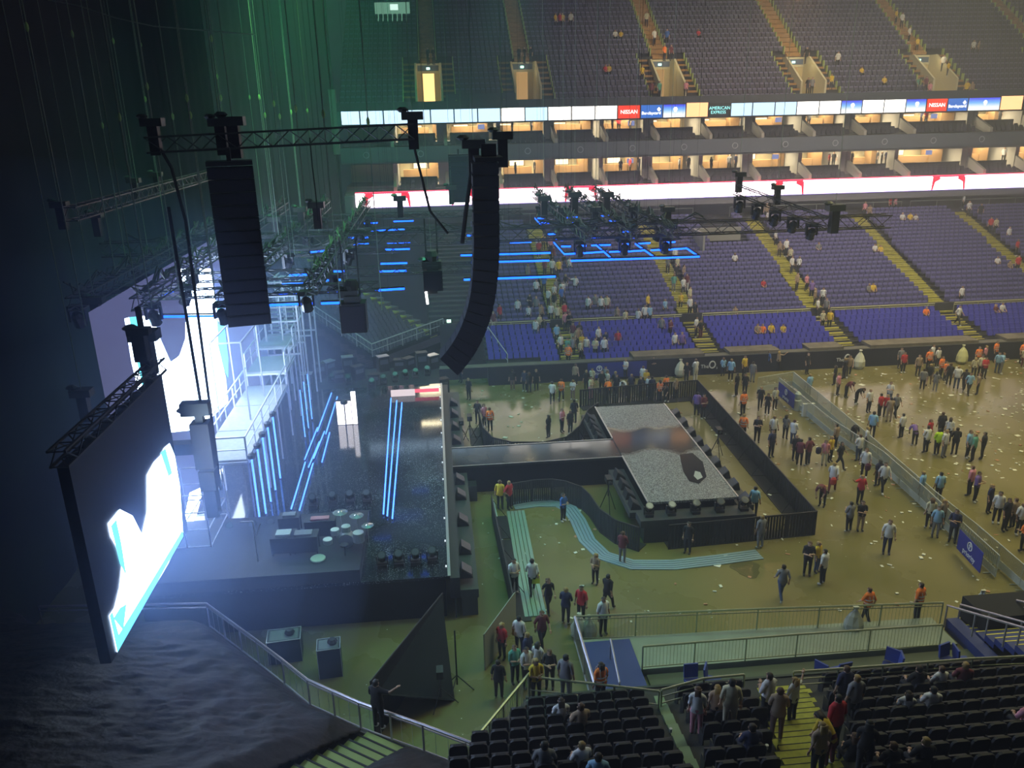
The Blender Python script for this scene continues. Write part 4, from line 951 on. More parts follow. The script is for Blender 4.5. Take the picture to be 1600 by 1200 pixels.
# block front wall below the railing
fp = [Vector(p) for p in R_([(60,948),(322,943),(400,1000),(480,1062),(560,1097),(660,1132),(740,1162)], 2.2)]
w_ = MB()
for a, c in zip(fp, fp[1:]): w_.plate([(a.x, a.y, 0), (c.x, c.y, 0), (c.x, c.y, 2.2), (a.x, a.y, 2.2)], (-.08, -.08, 0))
w_.build('wall_left_block', mat('block_wall', (.12, .10, .11), .8), kind='structure')
# ---- black tarpaulin over the left block
pl2 = [Vector((p.x, p.y)) for p in fp]
def dist_in(x, y):
    q = Vector((x, y)); best = 1e9; sgn = 1
    for a, c in zip(pl2, pl2[1:]):
        ab = c - a; t = max(0, min(1, (q - a).dot(ab) / ab.length_squared)); d = (q - (a + ab * t)).length
        if d < best: best = d; sgn = 1 if (ab.x * (q - a).y - ab.y * (q - a).x) < 0 else -1
    return best * sgn
def tarp_h(x, y):
    d = dist_in(x, y)
    return 2.2 + .42 * max(0, d) - (.0 if d > 0 else 0)
tg = MB(); NX, NY = 190, 190; idx = {}
SA = Vector((-2.45, 19.35)); SB = Vector((-4.6, 16.3)); sd = (SB - SA).normalized()
from mathutils import noise as mn
for i in range(NX + 1):
    for j in range(NY + 1):
        x = -17.3 + 18.0 * i / NX; y = 9 + 18.0 * j / NY; d = dist_in(x, y)
        q = Vector((x, y)) - SA; al = q.dot(sd); ac = abs(q.x * -sd.y + q.y * sd.x)
        if d > .15 and not (ac < .70 and -.8 < al) and not (x > .2 - 0 and y > 18.2 - 0) and not (x > -.55 and y < 18.1 and y > 12 and x > 0.0):
            if .70 <= ac < .80 and al > -.8:
                sgn_ = 1 if (q.x * -sd.y + q.y * sd.x) > 0 else -1; x += -sd.y * sgn_ * (.78 - ac); y += sd.x * sgn_ * (.78 - ac)
            fold = mn.noise(Vector((x * .7 + y * .3, y * 1.1 - x * .7, 0))) * .10 + mn.noise(Vector((x * 1.8, y * 4.2 - x * 2, 3))) * .06 + mn.noise(Vector((x * 3, y * 9 - x * 4, 7))) * .025
            edge = min(1, (d - .15) * 1.6) * (min(1, (ac - .78) * 1.6) if al > -1 else 1)
            z = tarp_h(x, y) + .15 + (.35 + fold) * edge
            idx[(i, j)] = len(tg.v); tg.v.append((x, y, z))
for i in range(NX):
    for j in range(NY):
        k = [(i, j), (i + 1, j), (i + 1, j + 1), (i, j + 1)]
        if all(q in idx for q in k): tg.f.append(tuple(idx[q] for q in k)); tg.m.append(0)
tarp_m = mat('black_tarpaulin', (.016, .017, .021), .55, spec=.35, bump=.3, nscale=3.5)
tp = tg.build('tarpaulin', tarp_m, label='wrinkled black tarpaulin covering the seat block at the lower left', cat='tarpaulin', fixn=False)
for p in tp.data.polygons: p.use_smooth = True
md = tp.modifiers.new('thick', 'SOLIDIFY'); md.thickness = .02
# block body under the tarp and the green lit steps
b = MB()
for k in range(14):
    p = SA + sd * (.42 * k - .5); z = tarp_h(p.x, p.y); n = Vector((-sd.y, sd.x))
    b.plate([(p.x - n.x*.78, p.y - n.y*.78, z), (p.x + n.x*.78, p.y + n.y*.78, z), (p.x + n.x*.78 + sd.x*.40, p.y + n.y*.78 + sd.y*.40, z), (p.x - n.x*.78 + sd.x*.40, p.y - n.y*.78 + sd.y*.40, z)], (0, 0, -.35))
for k in range(14):
    p = SA + sd * (.42 * k - .5); z = tarp_h(p.x, p.y); n = Vector((-sd.y, sd.x))
    b.plate([(p.x - n.x*.78, p.y - n.y*.78, z + .004), (p.x + n.x*.78, p.y + n.y*.78, z + .004), (p.x + n.x*.78 + sd.x*.06, p.y + n.y*.78 + sd.y*.06, z + .004), (p.x - n.x*.78 + sd.x*.06, p.y - n.y*.78 + sd.y*.06, z + .004)], (0, 0, .012), 1)
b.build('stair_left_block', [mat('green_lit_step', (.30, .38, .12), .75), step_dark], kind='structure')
b = MB()
for x0, y0, x1, y1 in ((-17, 9, -9.3, 25.8), (-9.3, 9, -4.9, 21.0), (-4.9, 9, -.6, 17.3)):
    b.box(x0, x1, y0, y1, 0, 2.1)
b.build('wall_block_body', black, kind='structure')
# ---- ramps in front of the near stand
pale = mat('pale_ramp_floor', (.24, .29, .24), .6, noise=.12, nscale=1.2)
MB().plate([(4.8, 24.3, 0), (19.0, 24.3, 0), (19.0, 26.0, 0), (4.8, 26.3, 0)], (0, 0, .3)).build('floor_ramp', pale, kind='structure')
MB().box(4.8, 6.7, 23.2, 26.1, .3, .33).box(4.8, 6.7, 21.3, 24.3, 0, .3).build('floor_ramp_landing', bluefl, kind='structure')
MB().box(6.9, 19.4, 21.2, 24.2, 0, .12).build('floor_ramp_trough', mat('dark_olive_floor', (.10, .12, .075), .7), kind='structure')
rail('ramp_fence', [(4.6, 26.5, .1), (11.8, 26.1, .1), (19.1, 25.6, .1)], 1.15, 'long barred steel fence on the floor side of the ramp', 2.4, .03, bars=.14, m=olive_rail, mid=(.12, 1.0))
rail('ramp_fence', [(6.75, 24.3, .3), (12.6, 24.3, .3), (18.2, 24.2, .3)], 1.0, 'barred steel fence in the middle of the ramp', 2.3, .03, bars=.13, m=olive_rail, mid=(.1,))
rail('ramp_side_railing', [(4.6, 26.4, .1), (4.62, 22.4, .1)], 1.2, 'violet steel railing along the left end of the ramp', 2.0, .045, bars=.14, m=steel_v, mid=(.1,))
rail('ramp_short_handrail', [(5.7, 25.0, .3), (5.5, 22.6, .3)], .9, 'short slanted handrail on the navy landing', 2.0, .03, m=steel_v)
# stairs at the right
s_ = MB()
for k in range(10):
    y = 25.6 - .5 * k; z = .12 + .22 * k
    s_.box(19.9, 24.5, y - .52, y, z - .25, z, 0).box(19.9, 24.5, y - .04, y + .01, z - .03, z + .008, 1)
s_.build('stair_right', [bluefl, yel], kind='structure')
for i, x in enumerate((19.3, 19.85, 22.2)):
    rail('stair_handrail', [(x, 25.6, .1), (x - .0, 20.9, 2.2)], 1.0, '%s sloping handrail from the left beside the right-hand stairs' % od[i], 1.5, .035, m=steel_v, mid=(.75,) if i else ())
MB().box(19.35, 19.85, 20.9, 25.6, 0, .5).build('wall_stringer', bluefl, kind='structure')
p = wz(1560, 985, 0)
t = thing('draped_table', 'long table under black cloth at the far right beside the stairs', 'table', (p.x, p.y, 0))
MB().box(-1.0, 3.5, -.5, .9, 0, 1.0).build('table_body', black, t); MB().plate([(-1.05,-.55,.2), (-1.05,-.55,1.05), (-1.05,.95,1.05), (-1.05,.95,.1)], (4.6, 0, 0)).build('cloth', mat('black_cloth', (.015, .016, .02), .9), t)
def bag(loc, s, lab, col=(.62, .62, .52), nm='rubbish_bag', cat='bag'):
    t = MB().lathe([(.22*s, 0), (.34*s, .15*s), (.34*s, .45*s), (.22*s, .75*s), (.06*s, .98*s), (.10*s, 1.1*s)], n=9, sy=.8)
    import random as _r
    rr_ = _r.Random(int(loc[0] * 100))
    t.v = [(x + rr_.uniform(-.03, .03), y + rr_.uniform(-.03, .03), z) for x, y, z in t.v]
    return t.build(nm, mat('bag_%d' % int(col[0] * 100), col, .5), label=lab, cat=cat, loc=loc)
bag(wz(1530, 958, 0), 1.0, 'white rubbish bag standing at the left end of the black draped table')
bag(wz(905, 995, 0), 1.0, 'pale rubbish bag beside the left corner of the ramp fence', (.5, .52, .45))
bag(wz(920, 997, 0), .95, 'second pale rubbish bag just inside the left corner of the ramp fence', (.5, .52, .45))
bag(wz(1332, 990, 0) , 1.15, 'pale rubbish bag held beside the orange-vested steward at the ramp fence', (.5, .5, .42))
bag((wz(1061, 588).x, 57.9, .1), 1.25, 'pale rubbish bag hanging on the black fascia left of the white lettering', (.62, .62, .45))
bag((wz(1343, 577).x, 57.8, .05), 1.35, 'pale rubbish bag by the black fascia, second from the left', (.62, .62, .45))
bag((wz(1510, 572).x, 57.8, .05), 1.35, 'yellowish rubbish bag by the black fascia near the orange vests', (.66, .66, .35))
# wheelchair-place chairs behind the front railing, blue cloth
ch = thing('blue_chair', 'x', 'chair', (0, 0, 0))
MB().box(-.24,.24,-.22,.24,.42,.50).build('seat', mat('blue_cloth', (.05, .08, .35), .7), ch)
MB().obox((0,.27,.78), (.24,0,0), (0,.03,0), (0,.03,.24)).build('backrest', MATS['blue_cloth'], ch)
for sx in (-1, 1):
    for sy in (-1, 1): MB().tube((sx*.2, sy*.2, 0), (sx*.2, sy*.2, .42), .015, 5).build('leg', alu, ch)
keep(ch)
for i, (x, y) in enumerate(((1078, 1066), (1108, 1060), (1290, 1062), (1312, 1060), (1388, 1046), (1405, 1070), (1467, 1025), (1482, 1018))):
    c = ch if i == 0 else copy_tree(ch); p = wz(x, y + 12, 1.3); c.location = (p.x, 21.6, 1.3 if True else 0); c.rotation_euler = (0, 0, i * 1.1)
    c['label'] = 'small blue chair behind the near front railing, %s from the left' % od[i]; c['group'] = 'blue chairs behind the near front railing'
MB().box(6.0, 19.2, 21.12, 22.2, 1.15, 1.3).box(6.1, 19.1, 21.15, 22.1, 0, 1.15).build('floor_chair_platform', MATS['dark_olive_floor'], kind='structure')
# ---- crowd barriers
def panel(kind_, L=2.2, h=1.15):
    m = {'black': mat('black_barrier', (.018, .020, .022), .6), 'silver': mat('silver_barrier', (.58, .62, .58), .45, .3)}[kind_]
    t = thing('crowd_barrier', 'x', 'barrier')
    if kind_ == 'black':
        MB().box(0, L, -.03, .03, h - .08, h).box(0, L, -.03, .03, 0, .06).box(0, .06, -.03, .03, 0, h).box(L - .06, L, -.03, .03, 0, h).build('frame', blackm, t)
        s = MB(); n = 10
        for i in range(n): s.box(L*i/n + .02, L*(i+1)/n - .035, -.015, .015, .06, h - .08)
        s.build('slats', m, t)
        MB().box(.05, L - .05, .03, .75, 0, .04).build('foot_plate', blackm, t)
        MB().tube((.1, .7, .04), (.1, .03, h * .8), .02, 4).build('brace', blackm, t)
    else:
        r = .022
        MB().path([(0,0,.08), (0,0,h), (L,0,h), (L,0,.08), (0,0,.08)], r, 5).tube((0,0,.18), (L,0,.18), r*.8, 4).build('frame', m, t)
        s = MB()
        for i in range(1, 26): s.tube((L*i/26,0,.1), (L*i/26,0,h), .016, 3, cap=False)
        s.box(.04, L - .04, -.01, .01, .1, .45)
        s.build('bars', m, t)
        MB().tube((.3,-.3,.03), (.3,.3,.03), r, 4).tube((L-.3,-.3,.03), (L-.3,.3,.03), r, 4).build('feet', m, t)
    return keep(t)
PB = panel('black', h=1.3); PS = panel('silver'); used = {'b': 0, 's': 0}
def run(pr, key, pts, L, lab, group, z=0, flip=False):
    n_ = 0; tot = []
    for a, c in zip(pts, pts[1:]):
        a = Vector((a[0], a[1])); c = Vector((c[0], c[1]))
        if flip: a, c = c, a
        d = c - a; k = max(1, int(round(d.length / L)))
        for i in range(k): tot.append((a + d * i / k, math.atan2(d.y, d.x), d.length / k / 2.2))
    for p, r, s in tot:
        o = pr if used[key] == 0 else copy_tree(pr); used[key] += 1
        o.location = (p.x, p.y, z); o.rotation_euler = (0, 0, r); o.scale = (s, 1, 1)
        o['label'] = lab % (od[n_] if n_ < 20 else 'last'); o['group'] = group; n_ += 1
def tops(pts, h=1.3): return [tuple(wz(x, y, h)[:2]) for x, y in pts]
run(PB, 'b', [(18.1, 53.4), (17.6, 33.4)], 2.2, 'black crowd barrier right of the thrust stage, %s panel from the far end', 'black barriers right of the thrust stage', flip=True)
run(PB, 'b', [(17.6, 33.4), (10.2, 33.0)], 1.6, 'black crowd barrier nearest before the thrust stage, %s panel from the right', 'black barriers before the thrust stage', flip=True)
run(PB, 'b', tops([(1000,824),(962,812),(938,795),(922,772),(909,760),(883,751),(862,748),(831,750),(795,756)]), 1.6, 'black crowd barrier in the curve left of the thrust stage, %s panel', 'black barriers in the left curve', flip=True)
run(PB, 'b', [(18.1, 53.4), (13, 53.0), (9.4, 52.6)], 1.8, 'black crowd barrier beyond the thrust stage, %s panel from the right', 'black barriers beyond the thrust stage')
run(PB, 'b', tops([(935,628),(918,640),(905,665),(885,682),(850,690),(800,690),(770,683),(755,668),(748,640)]), 1.4, 'black crowd barrier in the far curve by the runway, %s panel', 'black barriers in the far curve')
run(PB, 'b', tops([(768,775),(775,810),(784,850),(793,890),(802,935)], 1.2), 1.9, 'black crowd barrier along the security pit before the stage, %s panel', 'black barriers of the security pit')
rp = [(25.0, 56.6), (27.0, 56.5)]
run(PS, 's', tops([(1185,590),(1240,581)], 1.15), 2.2, 'silver crowd barrier at the far end of the barrier lane, %s panel', 'silver barriers at the far end')
run(PS, 's', tops([(1240,581),(1300,630),(1350,672),(1400,715),(1462,768),(1530,822),(1600,882),(1640,915)], 1.15), 2.2, 'silver crowd barrier in the outer line of the lane, %s from the far end', 'silver barriers, outer line')
run(PS, 's', tops([(1218,590),(1245,612),(1300,655),(1380,705),(1440,757),(1500,812),(1562,868)], 1.15), 2.2, 'silver crowd barrier in the inner line of the lane, %s from the far end', 'silver barriers, inner line')
# banners on the inner line
def banner(a, c, lab):
    A = wz(*a, 1.2); C = wz(*c, 1.2); d = (C - A); L = d.length; t = thing('barrier_banner', lab, 'banner', (A.x, A.y, 0)); nn = Vector((-d.y, d.x, 0)).normalized()
    if nn.x > 0: nn = -nn
    x = d.normalized(); o = nn * .08
    MB().plate([o + Vector((0,0,.25)), d + o + Vector((0,0,.25)), d + o + Vector((0,0,1.25)), o + Vector((0,0,1.25))], nn * .02).build('cloth', mat('banner_blue', (.03, .04, .30), .6), t)
    wm = mat('banner_white', (.85, .87, .9), .6)
    if x.cross(Vector((0, 0, 1))).x > 0: x = -x
    s = MB(); cx_ = d * .5 + nn * .11
    for i in range(16):
        u, v = 2*math.pi*i/16, 2*math.pi*(i+1)/16
        s.tube(cx_ + x*(.19*math.cos(u)) + Vector((0,0,.95+.19*math.sin(u))), cx_ + x*(.19*math.cos(v)) + Vector((0,0,.95+.19*math.sin(v))), .03, 4)
    s.tube(cx_ + Vector((0,0,.84)), cx_ + Vector((0,0,1.04)), .03, 4).tube(cx_ + x*.08 + Vector((0,0,.97)), cx_ + Vector((0,0,1.06)), .025, 4).tube(cx_ - x*.08 + Vector((0,0,.97)), cx_ + Vector((0,0,1.06)), .025, 4)
    s.build('arrow_emblem', wm, t)
    stext('lettering', 'priority', .36, wm, t, cx_ + Vector((0, 0, .50)), x, (0, 0, 1))
banner((1219, 597), (1244, 618), 'small blue banner with arrow emblem at the far end of the silver barriers')
banner((1503, 828), (1540, 866), 'larger blue banner with arrow emblem on the near part of the silver barriers')
bn = thing('fascia_banner', 'blue banner with arrow emblem on the black fascia behind the crowd', 'banner', (13.3, 58.15, .2))
MB().box(-2.3, 2.3, -.03, 0, 0, 1.2).build('cloth', mat('banner_blue', (.03, .04, .30), .6), bn)
s = MB()
for i in range(16):
    u, v = 2*math.pi*i/16, 2*math.pi*(i+1)/16; cx_ = wz(929, 590).x * 0
    s.tube((cx_ - 1.4 + .2*math.cos(u), -.05, .78 + .2*math.sin(u)), (cx_ - 1.4 + .2*math.cos(v), -.05, .78 + .2*math.sin(v)), .035, 4)
s.tube((-1.4,-.05,.66), (-1.4,-.05,.88), .03, 4).tube((-1.5,-.05,.8), (-1.4,-.05,.9), .025, 4).tube((-1.3,-.05,.8), (-1.4,-.05,.9), .025, 4)
s.build('arrow_emblem', mat('banner_white', (.85, .87, .9), .6), bn); stext('lettering', 'priority', .34, MATS['banner_white'], bn, (-1.4, -.05, .36), (1,0,0), (0,0,1))
whm = mat('fascia_white', (.75, .76, .8), .6)
def o2(px):
    x = wy(px, 575, 58.1).x; t = thing('fascia_lettering', 'white lettering with a big ring on the black fascia, %s' % ('left one' if px < 1200 else 'right one'), 'sign', (x, 58.12, .75))
    stext('lettering', 'The', .42, whm, t, (-.55, 0, -.05), (1,0,0), (0,0,1))
    s = MB()
    for i in range(18):
        u, v = 2*math.pi*i/18, 2*math.pi*(i+1)/18; s.tube((.05 + .23*math.cos(u), 0, .08 + .27*math.sin(u)), (.05 + .23*math.cos(v), 0, .08 + .27*math.sin(v)), .055, 4)
    s.build('ring_letter', whm, t); stext('numeral', '2', .24, whm, t, (.42, 0, -.2), (1,0,0), (0,0,1))
o2(1112); o2(1322)
# barrier foot plates outside the curve: pale blue treads
def strip(pts, w, lab, m, z=.05, n=5):
    P = [Vector((*p, 0)) for p in pts]; s = MB(); 
    L_, R2 = [], []
    for i, p in enumerate(P):
        d = (P[min(i+1, len(P)-1)] - P[max(i-1, 0)]).normalized(); nn = Vector((-d.y, d.x, 0)); L_.append(p); R2.append(p + nn * w)
    for i in range(len(P) - 1):
        for k in range(n):
            a0, a1 = k / n, (k + .82) / n
            s.plate([L_[i].lerp(R2[i], a0), L_[i+1].lerp(R2[i+1], a0), L_[i+1].lerp(R2[i+1], a1), L_[i].lerp(R2[i], a1)], (0, 0, z))
    return s.build('barrier_tread_plates', m, label=lab, cat='tread plate')
tm = mat('pale_blue_plate', (.38, .52, .62), .35, .4)
strip([tuple(wz(x, y)[:2]) for x, y in ((800,786),(840,781),(878,782),(900,792),(915,812),(930,843),(952,864),(990,876),(1050,876),(1120,868),(1180,860))], -.85, 'pale blue ribbed tread plates outside the curved black barrier', tm)
strip([tuple(wz(x, y)[:2]) for x, y in ((792,800),(800,850),(808,900),(820,965))], .95, 'pale green-blue tread plates along the pit barrier before the stage', mat('pale_green_plate', (.38, .55, .50), .35, .4))
MB().plate([wz(769,780,.01), wz(806,935,.01), wz(808,935,.01), wz(771,780,.01)], (0,0,.01)).build('floor_line', mat('white_line', (.6, .7, .8), .6), kind='structure')
# grey hoarding panel and black curtain near the pit mouth
A, C = wz(757, 1048), wz(805, 978)
MB().plate([A, C, C + Vector((0,0,1.6)), A + Vector((0,0,1.6))], (.05, .03, 0)).build('hoarding_panel', mat('grey_hoarding', (.34, .36, .32), .7), label='grey upright hoarding panel at the mouth of the security pit', cat='hoarding')
t = thing('black_curtain', 'black triangular curtain slung between stage corner and railing', 'curtain', (-.5, 27.6, 0))
MB().plate([(0,0,0), (0,0,2.0), (-2.4,-5.4,2.4), (-2.4,-5.4,0)], (.06, 0, 0)).plate([(0.02,0,0), (.3,-3.8,0), (-2.3,-5.2,1.7), (0,0,2)], (.03,0,.02)).build('cloth', mat('black_curtain_cloth', (.008, .009, .010), .95), t)
MB().tube((.03,0,2.0), (-2.37,-5.4,2.4), .03, 5).build('pole', blackm, t)
for i, (x, y) in enumerate(((690, 1100), (715, 1080))):
    p = wz(x, y); t = thing('lighting_stand', '%s dark tripod stand by the black curtain' % ('short', 'tall')[i], 'stand', p)
    h = (1.3, 2.6)[i]; MB().tube((0,0,.3), (0,0,h), .03, 5).build('pole', blackm, t)
    for k in range(3): MB().tube((0,0,.7), (.6*math.cos(k*2.1), .6*math.sin(k*2.1), 0), .02, 4).build('leg', blackm, t)
    if i == 0: MB().box(-.12,.12,-.2,.2,h-.1,h+.2).build('head', blackm, t)
# flight cases behind the stage railing
for i, (x, y, w, d, h, lab) in enumerate(((448, 1026, 1.25, .8, 1.0, 'large black flight case with silver edges and a black item on top'), (518, 1050, .85, .7, 1.25, 'tall black flight case with silver-edged lid, right of the larger one'), (520, 968, .7, .5, .5, 'low dark case beside the stage skirt'))):
    p = wz(x, y); t = thing('flight_case', lab, 'flight case', p, .1)
    MB().box(-w/2, w/2, -d/2, d/2, 0, h).build('case', mat('case_black', (.02, .022, .03), .5), t)
    e = MB(); zz = h + .01
    e.path([(-w/2,-d/2,zz), (w/2,-d/2,zz), (w/2,d/2,zz), (-w/2,d/2,zz), (-w/2,-d/2,zz)], .02, 4)
    for sx in (-1, 1): e.tube((sx*w/2, -d/2, 0), (sx*w/2, -d/2, h), .018, 4)
    e.build('edging', alu, t)
    MB().box(-w*.42, w*.42, -d*.4, d*.4, h, h + .015).build('lid_panel', mat('lid_grey', (.16, .20, .22), .5), t)
    if i < 2: MB().lathe([(.15, 0), (.2, .1), (.12, .2)], (w*.18, 0, h + .01), 9).build('coil', blackm, t)
# camera tripods and pit gear
def tripod(px, py, h, lab):
    p = wz(px, py); t = thing('camera_tripod', lab, 'tripod', p)
    MB().tube((0,0,h*.55), (0,0,h), .04, 5).build('column', blackm, t)
    for k in range(3): MB().tube((0,0,h*.8), (.5*math.cos(k*2.1+.5), .5*math.sin(k*2.1+.5), 0), .025, 4).build('leg', blackm, t)
    MB().box(-.15,.15,-.3,.3,h,h+.3).tube((0,-.3,h+.15), (0,-.5,h+.15), .08, 7).build('camera', blackm, t)
tripod(735, 690, 1.5, 'camera on tripod on the dim floor left of the far curved barrier')
tripod(722, 692, 1.3, 'folded camera tripod closest to the runway mouth')
tripod(950, 800, 1.7, 'camera tripod in the pit left of the thrust stage')
tripod(1120, 715, 1.6, 'thin tripod in the lane right of the thrust stage')
MB().box(0, 1.3, 0, .5, .0, .5).build('pit_case', mat('pale_lid', (.4, .6, .58), .5), label='pale-topped low case in the pit beside the thrust stage', cat='case', loc=wz(935, 752))
MB().box(0, 1.2, 0, .8, .0, .9).build('stage_side_case', blackm, label='black case standing before the near front corner of the main stage', cat='case', loc=wz(704, 935))
MB().box(0, 1.1, 0, .7, .0, .9).build('stage_side_case', blackm, label='black case beside the pit floor at the foot of the runway', cat='case', loc=wz(714, 785))
# plastic jug stand and folding sign inside the barrier lane
p = wz(1245, 640); t = thing('water_dispenser', 'pale upright water dispenser inside the barrier lane', 'water dispenser', p)
MB().lathe([(.3, 0), (.3, .7), (.22, .75)], n=10).build('bin', mat('pale_plastic', (.55, .62, .55), .5), t); MB().lathe([(.15, .75), (.2, .85), (.2, 1.15), (.08, 1.3)], n=10).build('bottle', MATS['pale_plastic'], t)
p = wz(1262, 650); MB().box(-.4, .4, -.1, .1, 0, .9).build('white_sign_board', mat('off_white', (.6, .62, .6), .6), label='small white board leaning on the inner silver barrier', cat='sign', loc=p)
# wet patch that mirrors a roof lamp, and that lamp high over the far side
MB().plate([wz(1166, 888, .004) + Vector(((.62 + .10 * math.sin(3 * a) + .05 * math.sin(7 * a)) * math.cos(a), (.78 + .08 * math.cos(4 * a)) * math.sin(a), 0)) for a in [2 * math.pi * k / 36 for k in range(36)]], (0, 0, .006)).build('floor_puddle', mat('wet_floor', (.12, .11, .04), .03, bump=.10, nscale=9), kind='structure')
_p = wz(1166, 886); _d = _p - CPOS
t = thing('roof_lamp', 'warm roof lamp high over the far side of the arena', 'lamp', (_p.x + _d.x * 1.45, _p.y + _d.y * 1.45, 29.0))
MB().lathe([(.9, 0), (.9, .1)], n=16).build('lens', emat('roof_lamp_glow', (1, .50, .20), 60), t); MB().lathe([(1.2, .1), (.8, .9), (.2, 1.2)], n=16).tube((0, 0, 1.2), (0, 0, 4.2), .04, 5).build('housing', blackm, t)
# ---- litter on the floor
rl = random.Random(11); l = MB()
for i in range(1500):
    x = rl.uniform(1.2, 60); y = rl.uniform(27, 58)
    if rl.random() < .45: x = rl.uniform(22, 60); y = rl.uniform(38, 57)
    if 8.5 < x < 15.2 and 33 < y < 49: continue
    a = rl.random() * 6.3; s = rl.uniform(.03, .11) * (1.9 if rl.random() < .08 else 1); r = rl.uniform(.3, 1)
    dx_, dy_ = Vector((math.cos(a), math.sin(a), 0)) * s, Vector((-math.sin(a), math.cos(a), 0)) * s * r; c = Vector((x, y, .012))
    l.plate([c - dx_ - dy_, c + dx_ - dy_, c + dx_ + dy_, c - dx_ + dy_], (0, 0, rl.uniform(.006, .04)), 0 if rl.random() < .85 else 1)
l.build('litter', [mat('paper_litter', (.75, .75, .68), .7), mat('coloured_litter', (.5, .25, .15), .7)], label='scattered cups and paper litter over the arena floor', cat='litter', kind='stuff', fixn=False)
# white cups left on the near seats
for i, (x, y) in enumerate(((1119,1132),(1399,1157),(1433,1160),(1489,1125),(1520,1117),(1576,1092),(1575,1185),(1497,1146),(1530,1165),(1567,1160),(1048,1142),(1198,1168))):
    k = min(8, max(0, int((y - 1072) / 18))); yy, z = NR[k]; p = wz(x, y, z + .9)
    MB().lathe([(.035, 0), (.045, .12)], n=8).build('paper_cup', mat('cup_white', (.7, .72, .68), .6), label='white cup resting on a seat back of the near stand, %s listed from the left' % od[i], cat='cup', group='cups left on the near seats', loc=(p.x, p.y, z + .86))
# ============================================================ people
BASE = {'pel': (0,0,.95,.15), 'sp': (0,0,1.14,.135), 'ch': (0,0,1.34,.16), 'nb': (0,0,1.47,.075), 'nk': (0,-.01,1.53,.055), 'hd': (0,-.015,1.64,.10), 'tp': (0,0,1.73,.065)}
for s, k in ((-1, 'l'), (1, 'r')):
    BASE.update({'sh'+k: (.17*s,0,1.42,.07), 'el'+k: (.25*s,.02,1.14,.045), 'wr'+k: (.27*s,-.05,.89,.030), 'hp'+k: (.10*s,0,.88,.098), 'kn'+k: (.11*s,-.015,.49,.060), 'an'+k: (.115*s,.02,.09,.042), 'to'+k: (.125*s,-.13,.045,.038)})
BONES = [('pel','sp'),('sp','ch'),('ch','nb'),('nb','nk'),('nk','hd'),('hd','tp')] + [b for k in 'lr' for b in (('nb','sh'+k),('sh'+k,'el'+k),('el'+k,'wr'+k),('pel','hp'+k),('hp'+k,'kn'+k),('kn'+k,'an'+k),('an'+k,'to'+k))]
POSES = {
 'S': {}, 
 'F': {'ell': (-.24,-.06,1.13,.045), 'wrl': (-.03,-.24,1.16,.030), 'elr': (.24,-.06,1.13,.045), 'wrr': (.06,-.26,1.24,.030)},
 'H': {'ell': (-.36,.06,1.18,.045), 'wrl': (-.19,-.04,1.00,.030), 'elr': (.36,.06,1.18,.045), 'wrr': (.19,-.04,1.00,.030)},
 'W': {'knl': (-.10,-.20,.52,.06), 'anl': (-.10,-.28,.10,.042), 'tol': (-.10,-.42,.07,.038), 'knr': (.10,.12,.50,.06), 'anr': (.10,.34,.16,.042), 'tor': (.10,.24,.045,.038), 'ell': (-.24,.14,1.16,.045), 'wrl': (-.24,.08,.93,.03), 'elr': (.24,-.10,1.16,.045), 'wrr': (.22,-.28,1.00,.03)},
 'U': {'ell': (-.42,-.05,1.40,.045), 'wrl': (-.60,-.14,1.56,.03), 'elr': (.26,-.05,1.15,.045), 'wrr': (.20,-.25,1.10,.03)},
 'B': {'sp': (0,-.10,1.10,.135), 'ch': (0,-.27,1.20,.155), 'nb': (0,-.38,1.22,.075), 'nk': (0,-.43,1.24,.055), 'hd': (0,-.52,1.27,.10), 'tp': (0,-.59,1.30,.065), 'shl': (-.17,-.33,1.20,.07), 'shr': (.17,-.33,1.20,.07), 'ell': (-.22,-.40,.95,.045), 'wrl': (-.15,-.50,.74,.03), 'elr': (.22,-.40,.95,.045), 'wrr': (.15,-.50,.74,.03)},
 'T': {k: (v[0], v[1], v[2] - .43, v[3]) for k, v in BASE.items() if k[:2] in ('pe','sp','ch','nb','nk','hd','tp','sh')},
}
POSES['T'].update({'hpl': (-.10,-.03,.50,.098), 'hpr': (.10,-.03,.50,.098), 'knl': (-.13,-.42,.50,.065), 'knr': (.13,-.42,.50,.065), 'anl': (-.13,-.44,.09,.042), 'anr': (.13,-.44,.09,.042), 'tol': (-.14,-.58,.045,.038), 'tor': (.14,-.58,.045,.038), 'ell': (-.25,-.08,.76,.045), 'wrl': (-.12,-.32,.66,.03), 'elr': (.25,-.08,.76,.045), 'wrr': (.12,-.34,.68,.03)})
